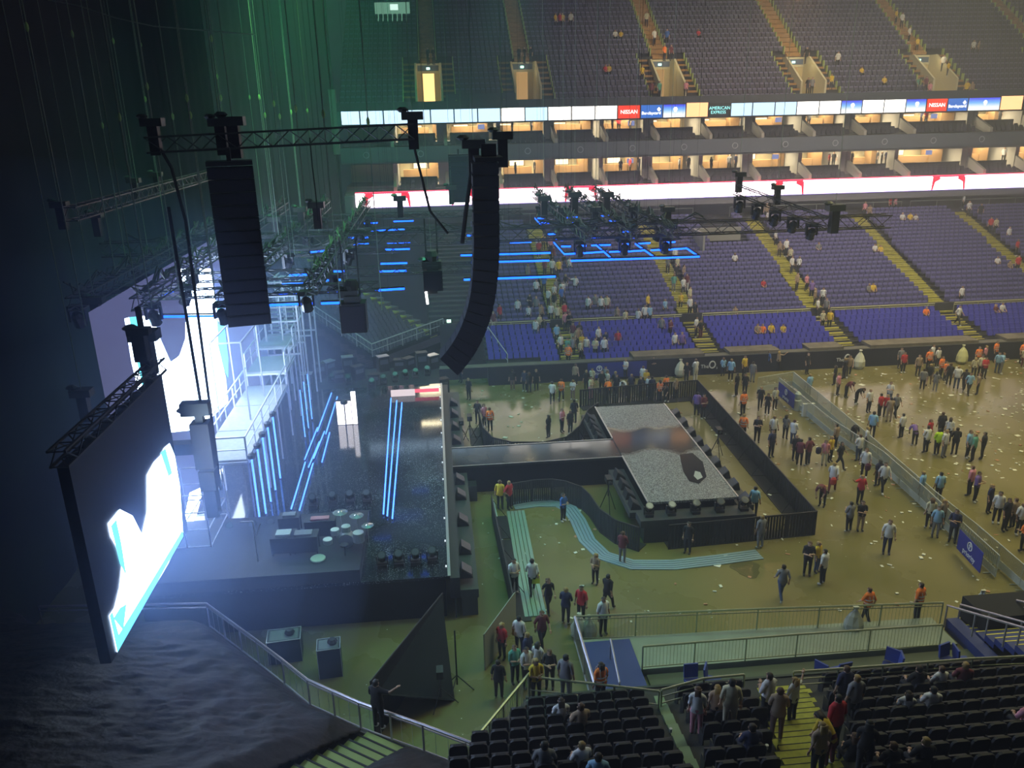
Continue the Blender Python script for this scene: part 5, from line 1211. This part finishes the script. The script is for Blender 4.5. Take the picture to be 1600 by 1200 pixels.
def build_pose(code, fem):
    J = dict(BASE); J.update(POSES[code])
    if fem:
        for k in J:
            x, y, z, r = J[k]; f = .93; 
            if k[:2] in ('sh', 'el', 'wr'): x *= .9; r *= .85
            if k in ('ch', 'sp'): r *= .88
            J[k] = (x * f, y * f, z * f, r * f)
    names = list(J); ix = {k: i for i, k in enumerate(names)}
    me = D.meshes.new('b'); me.from_pydata([J[k][:3] for k in names], [(ix[a], ix[b]) for a, b in BONES], [])
    ob = D.objects.new('b', me); COL.objects.link(ob)
    sk = ob.modifiers.new('s', 'SKIN'); sk.use_smooth_shade = True; ss_ = ob.modifiers.new('u', 'SUBSURF'); ss_.levels = 1
    if not me.skin_vertices: 
        bm = bmesh.new(); bm.from_mesh(me); bm.verts.layers.skin.verify(); bm.to_mesh(me); bm.free()
    for i, k in enumerate(names):
        r = J[k][3]; v = me.skin_vertices[0].data[i]
        wide = 1.22 if k in ('pel', 'sp', 'ch') else 1
        v.radius = (r, r) if wide == 1 else (r * 1.0, r * 1.0); v.use_root = (k == 'pel')
    dg = bpy.context.evaluated_depsgraph_get(); ev = ob.evaluated_get(dg); em = ev.to_mesh()
    V = [Vector(v.co) for v in em.vertices]; F = [tuple(p.vertices) for p in em.polygons]; NN = [Vector(v.normal) for v in em.vertices]
    ev.to_mesh_clear(); D.objects.remove(ob)
    # widen the trunk sideways
    pel = Vector(J['pel'][:3]); 
    def seg(p, a, b):
        ab = b - a; t = max(0, min(1, (p - a).dot(ab) / max(1e-9, ab.length_squared))); return (p - (a + ab * t)).length, t
    JV = {k: Vector(v[:3]) for k, v in J.items()}
    reg = []
    for f in F:
        c = sum((V[i] for i in f), Vector()) / len(f); best = (9, None, 0)
        for a, b in BONES:
            d, t = seg(c, JV[a], JV[b]); d -= (J[a][3] * (1 - t) + J[b][3] * t)
            if d < best[0]: best = (d, (a, b), t)
        a, b = best[1]; t = best[2]
        if b in ('sp', 'ch', 'nb') or a == 'nb' and b[:2] == 'sh': r = 'shirt'
        elif a[:2] == 'sh': r = 'shirt'
        elif b == 'nk': r = 'skin' if t > .3 else 'shirt'
        elif a[:2] == 'el': r = 'skin'
        elif b in ('hd', 'tp'): r = 'head'
        elif a[:2] in ('pe', 'hp') or (a[:2] == 'kn' and t < .9): r = 'trousers'
        elif a[:2] == 'kn' or a[:2] == 'an': r = 'shoes'
        else: r = 'skin'
        if r == 'head':
            hc = JV['hd']; q = c - hc; upv = (JV['tp'] - JV['nk']).normalized(); fw = Vector((0, -1, 0)) if code != 'B' else Vector((0, -.3, -1)).normalized()
            r = 'hair' if (q.dot(upv) > .035 or q.dot(fw) < -.005) and q.dot(upv) > -.07 else 'skin'
        reg.append(r)
    for i, v in enumerate(V):
        if v.z < (JV['nb'].z + .02) and v.z > JV['pel'].z - .1 and abs(v.x) < .2 * 1.0 and code != 'B': v.x *= 1.18
    body = MB(); body.v = [tuple(v) for v in V]; body.f = list(F); body.m = [0] * len(F)
    # hands: palm and five fingers
    for k in 'lr':
        w, e = JV['wr' + k], JV['el' + k]; d = (w - e).normalized(); s = -1 if k == 'l' else 1
        side = d.cross(Vector((0, 0, 1))); side = side.normalized() if side.length > .2 else Vector((0, -1, 0)); nrm = d.cross(side).normalized()
        body.obox(w + d * .05, side * .036, d * .045, nrm * .014)
        for n_, (o_, L) in enumerate(((-.028, .060), (-.010, .072), (.010, .068), (.028, .052))):
            a = w + d * .092 + side * o_; m_ = a + d * L * .5 + nrm * .008; body.tube(a, m_, .009, 4).tube(m_, m_ + d * L * .42 + nrm * .022, .008, 4)
        body.tube(w + d * .03 - side * .034, w + d * .075 - side * .062 + nrm * .015, .010, 4)
    # nose, ears, eyes
    hc = JV['hd']; fwd = Vector((0, -1, 0)) if code != 'B' else Vector((0, -.35, -.93)).normalized(); upv = (JV['tp'] - JV['nk']).normalized(); sd_ = Vector((1, 0, 0)); hr = J['hd'][3]
    body.obox(hc + fwd * hr * 1.0 - upv * .005, sd_ * .012, fwd * .022, upv * .02)
    for s in (-1, 1):
        body.obox(hc + sd_ * s * hr * .98, sd_ * .008, fwd * .016, upv * .024)
        body.obox(hc + sd_ * s * .034 + fwd * hr * .93 + upv * .022, sd_ * .012, fwd * .008, upv * .006, 1)
    body.obox(hc + fwd * hr * .92 - upv * .043, sd_ * .024, fwd * .008, upv * .005, 1)
    out = {'body': body}
    # garments: patches of the body pushed outwards
    for part, off in (('shirt', .017), ('trousers', .013), ('shoes', .012), ('hair', .018)):
        g = MB(); mp = {}
        for f, r in zip(F, reg):
            if r == part:
                ids = []
                for i in f:
                    if i not in mp: mp[i] = len(g.v); g.v.append(tuple(V[i] + NN[i] * off))
                    ids.append(mp[i])
                g.f.append(tuple(ids)); g.m.append(0)
        if part == 'hair' and fem:
            bk3 = -fwd
            g.obox(hc + bk3 * hr * .85 - upv * .10, sd_ * .085, bk3 * .035, upv * .15)
        out[part] = g
    # stripes of a reflective vest
    if code in 'SFWH':
        g = MB()
        for z in (1.08, 1.22):
            z *= (.93 if fem else 1)
            P = [Vector((.205 * math.cos(a) * (.93 if fem else 1), .165 * math.sin(a) * (.93 if fem else 1), z)) for a in [2*math.pi*i/14 for i in range(15)]]
            for a, b in zip(P, P[1:]): g.plate([a - Vector((0,0,.022)), b - Vector((0,0,.022)), b + Vector((0,0,.022)), a + Vector((0,0,.022))], (a + b).normalized() * .004 * Vector((1,1,0)))
        for s in (-1, 1): g.plate([(s*.10, -.175, 1.22), (s*.13, -.175, 1.22), (s*.11, -.10, 1.45), (s*.08, -.10, 1.45)], (0, -.004, 0)).plate([(s*.10, .175, 1.22), (s*.13, .175, 1.22), (s*.11, .10, 1.45), (s*.08, .10, 1.45)], (0, .004, 0))
        out['reflective_bands'] = g
    return out
skin_ms = [mat('skin_%d' % i, c, .6) for i, c in enumerate(((.55, .34, .24), (.48, .29, .19), (.25, .14, .09), (.62, .40, .30)))]
hair_ms = [mat('hair_%d' % i, c, .6) for i, c in enumerate(((.03, .02, .015), (.10, .05, .025), (.35, .24, .09), (.02, .02, .02)))]
CLO = {'w': ('white', (.72, .72, .74)), 'k': ('black', (.018, .018, .022)), 'g': ('grey', (.22, .22, .24)), 'o': ('orange', (1.0, .24, .03)), 'r': ('red', (.55, .03, .04)), 'y': ('yellow', (.75, .52, .04)),
       'b': ('blue', (.06, .16, .55)), 'l': ('light blue', (.28, .50, .75)), 'p': ('pink', (.70, .28, .36)), 'n': ('navy', (.03, .035, .09)), 't': ('tan', (.36, .26, .18)), 'u': ('purple', (.22, .13, .42)),
       'm': ('maroon', (.16, .035, .05)), 'e': ('green', (.12, .36, .28)), 'h': ('lime', (.55, .85, .03)), 'c': ('cream', (.60, .56, .40)), 'j': ('denim', (.07, .10, .20)), 's': ('short', (.20, .12, .10))}
def cm(c): return mat('cloth_' + CLO[c][0].replace(' ', '_'), CLO[c][1], .85)
eye_m = mat('dark_features', (.03, .015, .015), .5)
strip_m = mat('silver_reflective', (.75, .77, .78), .3, .3)
PROTO = {}
def proto_of(code, fem):
    k = (code, fem)
    if k not in PROTO:
        o = build_pose(code, fem); P = {}
        for part, g in o.items():
            me = g.mesh('person_' + part, [skin_ms[0], eye_m] if part == 'body' else [skin_ms[0]])
            me.polygons.foreach_set('use_smooth', [True] * len(me.polygons)); P[part] = me
        J = MB(); off = {'body': 0, 'shirt': 2, 'trousers': 3, 'shoes': 4, 'hair': 5}
        for part, g in o.items():
            if part == 'reflective_bands': continue
            n = len(J.v); J.v += g.v; J.f += [tuple(i + n for i in f) for f in g.f]; J.m += [off[part] + x for x in g.m]
        P['joined'] = J.mesh('person_joined', [skin_ms[0], eye_m] + [skin_ms[0]] * 4)
        P['joined'].polygons.foreach_set('use_smooth', [True] * len(P['joined'].polygons))
        PROTO[k] = P
    return PROTO[k]
def setm(o, i, m): o.material_slots[i].link = 'OBJECT'; o.material_slots[i].material = m
PEOPLE = []
def person(loc, rz, shirt, legs, pose, fem, big, i, place, px, sc=1.0):
    P = proto_of(pose, fem); sk = skin_ms[(i * 7) % 4 if (i * 7) % 4 != 2 or i % 3 == 0 else 0]; hr = hair_ms[(i * 5) % 4]; sh = mat('shoe_black', (.02, .02, .02), .6) if i % 3 else mat('shoe_white', (.6, .6, .6), .6)
    if not big:
        o = D.objects.new('person', P['joined']); COL.objects.link(o)
        for k, m in enumerate((sk, eye_m, cm(shirt), cm(legs), sh, hr)): setm(o, k, m)
    else:
        o = D.objects.new('person', P['body']); COL.objects.link(o); setm(o, 0, sk); setm(o, 1, eye_m)
        for part, m, nm in (('shirt', cm(shirt), 'vest' if shirt == 'o' else 'shirt'), ('trousers', cm(legs), 'trousers'), ('shoes', sh, 'shoes'), ('hair', hr, 'hair')):
            c = D.objects.new(nm, P[part]); COL.objects.link(c); c.parent = o; setm(c, 0, m)
        if shirt == 'o' and 'reflective_bands' in P:
            c = D.objects.new('reflective_bands', P['reflective_bands']); COL.objects.link(c); c.parent = o; setm(c, 0, strip_m)
    o.location = loc; o.rotation_euler = (0, 0, rz); o.scale = (sc, sc, sc); o['category'] = 'person'
    PEOPLE.append((o, shirt, legs, pose, place, px)); return o
def ground(x, y):
    if y > 85: 
        i = int((y - 85) / .85); 
        for a in UA:
            if abs(x - a) < 1.2 and y < 92: return 20.6
        return 20.0 + .55 * max(0, i)
    if y >= 65.2: return min(8.6, 2.45 + .25 * int((y - 65.2) / .8)) if x > -1 else 0
    if y >= 59: return 1.0 + .2 * int((y - 59) / .85) if x > 3.4 else 0
    if y < 20.6 and x > -.5: return 2.2 + .35 * int((20.6 - y) / .8)
    if y < 20.9 and x > 2.2: return 2.2
    return 0
def hit(px, py, dz):
    d = ray(px, py); d = d / d.y; y = 12.0
    while y < 104:
        p = CPOS + d * y
        if p.z <= ground(p.x, p.y) + dz: return p
        y += .04
    return None
SEMI = [ 'first', 'second', 'third', 'fourth', 'fifth', 'sixth']
def place_of(p, px, py):
    if p.y > 85: return 'upper tier passage' if any(abs(p.x - a) < 2.2 for a in UA) else 'upper tier seats'
    if p.y >= 59:
        for n, a in enumerate(AL):
            if abs(p.x - fan(a, p.y)) < 1.1: return '%s far stairs' % SEMI[n]
        n = sum(p.x > a for a in AL)
        return 'seats %s' % ('left of first stairs', 'between stairs one and two', 'between stairs two and three', 'between stairs three and four', 'between stairs four and five', 'right of fifth stairs')[n]
    if p.y < 20.9 and p.x > -.5: return 'near yellow steps' if abs(p.x - aisle_x(p.y)) < 1.2 else 'near stand seats'
    if p.y < 27 and p.x < 5: return 'crowd by near stand flank'
    if p.x > 26.2 - (58 - p.y) * .05 + .6: return 'floor beyond silver barriers'
    if p.x > 23.4: return 'lane of silver barriers'
    if p.y > 50 and p.x < 16: return 'before far fascia'
    if p.x > 17.5: return 'floor right of thrust stage'
    if p.y > 42: return 'by far curved barrier'
    if p.y > 33: return 'floor by near curved barrier'
    return 'open floor before the ramp'
txt = '''1160,650,o,k,S 1160,687,o,k,S 1150,620,k,k,S 1163,618,k,k,S 1129,588,l,k,F 1141,596,l,k,S 1162,590,y,k,S 1175,598,g,g,S 1198,580,b,k,S 1215,580,t,k,U 1088,650,u,k,S 1098,655,m,k,F 1086,596,w,w,F
1187,640,k,k,W 1198,649,k,k,S 1210,640,c,k,S 1182,692,k,k,F 1207,690,w,k,S 1204,715,n,n,S 1226,687,g,k,F 1238,696,w,j,F 1241,720,k,k,S 1248,728,m,k,F 1261,728,m,k,H 1287,728,p,c,S 1296,722,y,k,S 1304,702,t,k,S 1311,733,k,k,W
1340,721,w,j,F 1352,705,w,k,S 1332,692,k,k,B 1361,685,l,k,S 1349,747,w,k,S 1342,788,r,k,U 1370,760,n,k,S 1378,770,w,k,W 1284,792,m,k,B 1299,770,w,m,W 1325,832,g,k,F 1343,830,k,t,F 1384,866,w,n,S
1437,783,l,k,S 1464,785,l,k,S 1460,840,l,g,S 1450,826,c,k,S 1470,826,t,k,S 1487,848,n,k,F 1522,785,u,k,F 1513,775,p,k,S 1543,802,n,k,S 1555,818,w,k,S 1568,830,k,k,S 1580,826,t,k,F 1590,836,w,k,S 1597,862,o,k,U
1490,711,k,k,F 1510,716,l,k,S 1518,722,e,k,S 1533,718,k,k,F 1480,692,w,k,S 1468,685,k,k,S 1473,715,w,g,S 1462,712,h,k,F 1445,708,w,k,F 1450,692,r,k,S 1428,697,u,k,B 1407,685,w,k,S
1398,652,g,k,W 1388,632,w,j,F 1383,652,r,k,S 1388,660,t,t,F 1440,610,g,k,S 1433,588,t,k,S 1450,603,k,t,W 1460,612,g,g,S 1449,580,o,k,S 1454,572,w,k,S 1463,575,w,k,S 1468,592,o,k,S 1475,595,o,k,S 1481,603,k,k,S 1493,608,w,j,S 1512,617,l,k,W
1505,612,k,k,W 1526,617,t,k,S 1520,590,c,k,S 1530,590,c,k,S 1536,592,r,k,F 1526,574,o,k,S 1537,569,p,k,S 1553,566,o,k,S 1557,583,l,j,S 1563,585,l,g,F 1595,568,o,k,S 1598,574,c,m,S 1410,583,r,k,S 1405,576,g,k,S
1318,592,k,k,S 1325,590,t,k,W 1303,602,k,k,S 1260,585,k,k,S 1263,620,l,k,S 1308,618,p,k,S 1321,622,m,k,B 1337,632,k,k,B 1356,645,w,k,S 1373,652,r,k,S
1220,938,g,j,W 1260,900,k,k,F 1275,895,y,j,S 1284,914,w,k,S 1431,972,o,k,S 1352,975,o,k,W 1187,857,g,g,S 1074,865,k,k,S 1177,808,l,k,S
972,880,m,g,F 930,913,t,k,F 949,955,k,k,W 880,815,b,k,F 782,797,y,k,S 796,796,r,k,H 804,928,w,k,F 832,928,w,k,W 857,957,k,k,W 884,976,n,k,F 908,972,r,k,S 942,992,w,k,S 847,1015,m,k,W 785,1030,r,k,S 812,1023,w,n,S
780,1093,k,k,S 805,1068,e,k,F 825,1048,n,k,S 841,1062,w,k,S 823,1075,w,k,F 859,1076,k,k,F 838,1096,y,k,F 884,1096,g,g,S 938,1102,o,k,S
766,675,o,k,S 733,625,k,k,S 720,598,k,k,S 801,610,k,s,S 827,614,k,k,S 838,610,k,k,S 820,612,n,k,S 863,631,w,k,W 877,627,o,k,W 895,625,w,s,F 923,625,c,p,F 951,627,o,k,B 899,602,t,k,S 916,612,k,k,S 925,606,c,k,S 946,608,g,k,S 940,614,k,k,S 961,616,k,k,S 976,621,w,k,B
857,685,k,k,S 878,676,p,k,F 891,678,k,k,S 897,662,k,k,S 747,662,k,k,S 757,668,p,k,S 977,593,w,k,F 993,588,c,k,S 1020,589,w,j,F 1004,605,w,k,S 1009,610,y,k,F 1013,622,w,g,S 1018,624,n,k,S 1000,622,k,k,S 986,620,n,k,S 1030,628,o,k,S 1040,621,o,k,F 1042,628,k,k,B 1055,624,t,k,F 963,619,k,k,S 948,612,w,k,S 888,590,o,k,S 1072,600,k,k,S'''
tst = '''838,460,w,k,S 850,460,b,k,S 869,462,g,k,S 825,433,g,e,S 851,432,m,k,S 863,432,w,k,S 873,438,y,k,S 884,448,k,w,S 899,452,w,k,U 809,487,w,k,S 828,480,k,k,F 838,484,g,k,S 826,497,w,k,S 846,497,t,k,S 857,482,w,k,S 866,487,k,c,S 877,482,b,k,S 866,470,w,k,S 878,468,w,k,S
861,505,w,k,S 871,507,c,k,S 882,502,r,k,S 888,510,m,k,F 771,508,m,c,S 781,500,r,k,S 837,520,w,j,S 843,516,c,k,S 850,518,k,k,S 883,518,p,k,S 890,520,k,k,F 870,536,l,k,S 935,532,w,k,S 905,532,t,k,F 919,485,w,k,S 930,481,g,k,S 939,484,w,k,S
841,395,w,k,S 849,393,y,k,S 860,397,p,k,S 842,404,r,k,S 865,412,m,k,S 881,417,k,k,S 890,420,w,j,S 876,555,w,k,S 887,558,e,k,S 895,535,m,c,S 902,542,t,k,S 907,563,c,k,S 895,558,g,k,S 909,544,y,k,F 916,547,w,k,S 905,528,k,k,S 946,538,n,k,S 965,537,r,k,S 930,551,c,k,F 944,551,w,k,S
1033,518,g,k,S 1047,521,m,k,F 1054,542,w,k,S 1065,542,u,k,S 948,483,c,m,S 977,503,c,k,S 964,497,t,k,S 997,503,w,k,S 1007,500,w,k,S 1015,500,l,k,S 1012,480,y,k,S 1039,485,l,k,S 1094,530,k,m,H 1087,526,w,k,S
1054,416,w,k,S 1058,427,c,k,S 1043,430,g,k,S 1068,438,t,k,S 1055,443,k,k,S 1052,458,e,g,S 1072,457,m,w,S 1067,460,w,k,S 1077,480,c,k,S 1063,483,y,k,S 1077,497,w,k,S 1085,500,k,k,S
1211,382,w,k,S 1217,403,t,k,S 1227,403,w,k,S 1234,411,c,k,S 1236,427,w,k,S 1247,427,w,k,S 1244,455,t,k,S 1259,455,p,k,S 1267,466,u,k,S 1272,479,t,k,S 1284,479,w,k,S 1276,497,w,k,S 1289,497,g,k,S 1284,513,c,k,S 1295,513,y,k,S
1194,453,r,k,T 1280,398,g,k,T 1354,458,g,k,T 1361,458,y,k,T 1362,395,w,k,T 1372,395,y,k,T 1449,497,o,k,T 1501,469,w,k,S 1495,510,w,k,W 1568,492,w,k,T 1558,492,m,k,T 1560,419,w,k,T 1576,421,t,k,T 1589,421,r,k,S 1587,400,r,k,S 1554,364,c,k,S 1547,356,r,k,S 1574,379,w,k,S
1411,350,w,k,T 1423,350,y,k,T 1432,350,w,k,T 1185,529,t,k,T 1193,526,o,k,T 1206,524,y,k,T 1225,526,y,k,T 1150,496,t,k,T 1145,410,w,k,T 1483,320,y,k,S 1490,325,t,k,S 1503,330,w,k,S 1512,338,w,k,S 1530,345,k,k,S 1390,325,r,k,S 1398,325,p,k,S 1350,338,p,k,S 1358,338,t,k,S 1187,335,w,k,S 1197,338,t,k,S 1063,330,p,k,S 1200,350,w,k,S
868,38,y,k,S 875,38,r,k,S 879,38,y,k,S 892,38,w,k,S 962,62,w,k,T 971,62,y,k,T 947,122,r,k,T 952,122,y,k,T 1022,66,w,k,S 1042,66,b,k,S 1092,62,r,k,T 1308,105,w,k,S 1347,125,y,k,T 1383,135,y,k,T 1298,138,y,k,S 1520,80,w,k,S 1528,80,t,k,S
672,150,k,k,S 680,150,k,k,S 812,142,k,k,S 820,144,k,k,S 830,142,k,k,S 1018,146,m,k,S 1030,148,e,k,S 1036,144,o,k,S 1003,128,y,k,S 1047,124,m,k,S 1256,138,k,k,S 1262,140,k,k,S 1268,142,g,k,S 1433,140,e,k,S 1445,144,m,k,S 1452,146,p,k,S 1472,112,w,k,S 1480,120,y,k,S 1400,30,y,k,S 1408,44,w,k,S 1420,60,w,k,S 1432,80,y,k,S 1010,40,c,k,S'''
tnr = '''877,1132,w,k,T 904,1132,t,k,T 905,1190,w,k,T 850,1205,g,k,T 930,1212,l,k,T 1088,1126,w,p,S 1118,1120,t,k,S 1140,1122,c,c,S 1198,1110,w,k,F 1214,1134,t,s,F 1238,1108,w,k,U 1303,1150,r,k,S 1297,1172,y,m,B 1317,1095,n,k,S 1333,1112,g,k,S 1350,1190,k,k,F 1428,1082,k,k,T 1465,1080,w,k,T 1502,1078,m,k,T 1451,1116,w,k,T 1413,1118,w,k,T 1384,1202,k,k,T 1433,1198,k,k,T 1590,1132,p,k,T 1172,1182,n,k,T 1329,1190,k,k,T 1278,1192,t,k,S'''
rp_ = random.Random(5); pi_ = 0
def addp(s, dz_seat, big):
    global pi_
    for e in s.split():
        x, y, a, b_, ps = e.split(','); x = float(x); y = float(y); pi_ += 1
        d_ = dz_seat
        p = hit(x, y, d_)
        if p is None: continue
        if d_ and any(abs(p.x - fan(q, p.y)) < 1.0 for q in AL) and 58 < p.y < 85: p = hit(x, y, .1)
        if d_ and ps == 'T': p = hit(x, y, .35)
        z = ground(p.x, p.y); far = p.y > 58.9
        rz = rp_.uniform(-.9, .9) + (0 if (far or rp_.random() < .5) else math.pi)
        if not far and dz_seat: rz = rp_.uniform(-.6, .6) + math.pi
        if a == 'o' and big: rz = rp_.uniform(-.5, .5) + (math.pi if y > 600 else 0)
        fem = a in 'pcyt' and pi_ % 2 == 0 or pi_ % 5 == 0
        yy = p.y
        if ps == 'T' : 
            if far:
                k = int((p.y - (85 if p.y > 85 else 65.2 if p.y > 65.2 else 59)) / (.8 if 65.2 < p.y < 85 else .85)); yy = (85 + .85*k if p.y > 85 else 65.2 + .8*k if p.y > 65.2 else 59 + .85*k) + .34; z = ground(p.x, yy)
            else:
                k = int((20.6 - p.y) / .8); yy = 20.6 - .8 * k - .40; z = 2.2 + .35 * k
        person((p.x, yy, z), rz if ps != 'T' else (rp_.uniform(-.25, .25) if far else math.pi + rp_.uniform(-.25, .25)), a, b_, ps, fem, big, pi_, place_of(p, x, y), x, rp_.uniform(.95, 1.04))
addp(txt, 0, True); addp(tst, .55, False); addp(tnr, .5, True)
# people in the suites
for k, (xs_, z, nm) in enumerate((([805, 835, 858, 970, 985, 1000, 1062, 1076, 1092, 1112, 1140, 1150, 1296, 1303, 1312, 1320, 1332, 1371, 1378, 1386, 1498, 1508, 1568], 12.95, 'lower suites'), ([800, 830, 857, 957, 967, 985, 1012, 1160, 1168, 1252, 1264, 1440, 1447, 1562], 17.25, 'upper suites'))):
    for i, x in enumerate(xs_):
        p = wy(x, 245 if k == 0 else 185, 88.3 + (i % 3) * .5); person((p.x, p.y, z), rp_.uniform(-2, 2), 'kkgnrkwk'[i % 8], 'k', 'S', i % 3 == 0, False, i, nm, x)
# the one on the steps by the left railing
o = person((wz(592, 1128, 3.0).x, wz(592, 1128, 3.0).y, 2.75), 2.6, 'k', 'k', 'U', False, True, 3, 'covered left block', 592)
# the smallest figures (suites, upper tier, top of the far stand) are one crowd
small = sorted((e for e in PEOPLE if e[0].data.name.startswith('person_joined')), key=lambda e: -e[0].location.y)[:max(0, len(PEOPLE) - 298)]
cb = MB(); cmats = []
for o, *_ in small:
    M4 = Matrix.LocRotScale(o.location, o.rotation_euler, o.scale); sl = []
    for q in o.material_slots:
        if q.material not in cmats: cmats.append(q.material)
        sl.append(cmats.index(q.material))
    n = len(cb.v); cb.v += [tuple(M4 @ v.co) for v in o.data.vertices]
    for p in o.data.polygons: cb.f.append(tuple(i + n for i in p.vertices)); cb.m.append(sl[p.material_index])
gone = set(o.name for o, *_ in small)
PEOPLE = [e for e in PEOPLE if e[0].name not in gone]
for n_ in gone: D.objects.remove(D.objects[n_])
cb.build('distant_crowd', cmats, label='tiny distant people in the suites, the upper tier and the top of the far stand', cat='crowd', kind='stuff', fixn=False)
# labels that single each one out
PW = {'S': 'standing', 'F': 'hands in front', 'H': 'hands on hips', 'W': 'walking', 'U': 'arm held out', 'B': 'bending forward', 'T': 'sitting'}
grp = {}
for o, a, b_, ps, place, px in PEOPLE:
    lg = '' if b_ == 'k' else ', %s %s' % (CLO[b_][0], 'legs bare' if b_ == 's' else 'trousers')
    top = 'orange safety vest' if a == 'o' else CLO[a][0] + ' top'
    base = 'person in %s%s, %s, %s' % (top, lg, PW[ps], place)
    grp.setdefault(base, []).append((px, o))
for base, L_ in grp.items():
    L_.sort(key=lambda t: t[0]); n = len(L_)
    for i, (px, o) in enumerate(L_):
        o['label'] = base if n == 1 else base + ', %s from left' % (od[i] if i < 20 else 'last'); 
for o, a, b_, ps, place, px in PEOPLE: o['group'] = 'people, ' + place
# few carried things
def carried(nm, px, py, z, mk, lab, cat):
    p = wz(px, py, z); mk(MB()).build(nm, mk.m, label=lab, cat=cat, loc=p)
b = MB().box(-.17, .17, -.04, .04, -.2, .2); b.tube((-.08,0,.2), (0,0,.32), .01, 4).tube((.08,0,.2), (0,0,.32), .01, 4)
p = wz(837, 905, .7); b.build('shopping_bag', mat('bright_yellow_bag', (.80, .85, .05), .5), label='bright yellow carrier bag carried by a walker near the pit barrier', cat='bag', loc=p)
for x, y, z, c, lab in ((1356, 730, 1.2, (.08, .01, .04), 'dark red backpack on the back of a person in a white top'), (1240, 1078, 3.3, (.01, .01, .012), 'black shoulder bag worn by the white-topped person at the near railing'), (1302, 752, .9, (.5, .05, .04), 'small red handbag carried on the floor right of the thrust stage'), (1279, 704, 1.0, (.02, .02, .06), 'navy bag carried by the person in pink top and cream trousers')):
    p = wz(x, y, z); MB().lathe([(.1, -.2), (.17, -.1), (.17, .12), (.08, .22)], n=8, sy=.6).build('bag', mat('bag_c%d' % x, c, .6), label=lab, cat='bag', loc=p)
# ============================================================ haze
def haze(name, dens, col, an, box, lab):
    m = D.materials.new(name); m.use_nodes = True; nt = m.node_tree; nt.nodes.clear()
    v = nt.nodes.new('ShaderNodeVolumeScatter'); v.inputs['Color'].default_value = (*col, 1); v.inputs['Density'].default_value = dens; v.inputs['Anisotropy'].default_value = an
    o = nt.nodes.new('ShaderNodeOutputMaterial'); nt.links.new(v.outputs[0], o.inputs['Volume'])
    MB().box(*box).build(name, m, label=lab, cat='haze', kind='stuff')
haze('haze', .0034, (.84, .88, 1), .3, (-33, 80, -3, 108, -.25, 33.9), 'thin theatrical haze filling the whole arena')
def puff(name, dens, c, r, lab):
    haze(name, dens, (.30, .48, 1), .4, (0, 1, 0, 1, 0, 1), lab); o = D.objects[name]; me = o.data  # blue scatter colour puts the screens' glow into the haze itself
    b = MB(); b.lathe([(math.sin(math.pi * k / 14) + .001, -math.cos(math.pi * k / 14)) for k in range(15)], n=24); b.v = [(c[0] + x * r[0], c[1] + y * r[1], c[2] + z * r[2]) for x, y, z in b.v]
    o.data = b.mesh(name, me.materials[0])
for k, (q, w_) in enumerate(((1.12, 'widest'), (.86, 'middle'), (.60, 'densest'))):
    puff(('outer', 'middle', 'inner')[k] + '_stage_haze', .0115, (-9.5, 20, 9.6), (6.6 * q, 8.5 * q, 8.6 * q), '%s layer of blue haze around the hanging side screen' % w_)
    puff(('outer', 'middle', 'inner')[k] + '_back_haze', .0065, (-11.8, 42, 8.0), (7.6 * q, 13 * q, 7.6 * q), '%s layer of blue haze before the huge back screen' % w_)
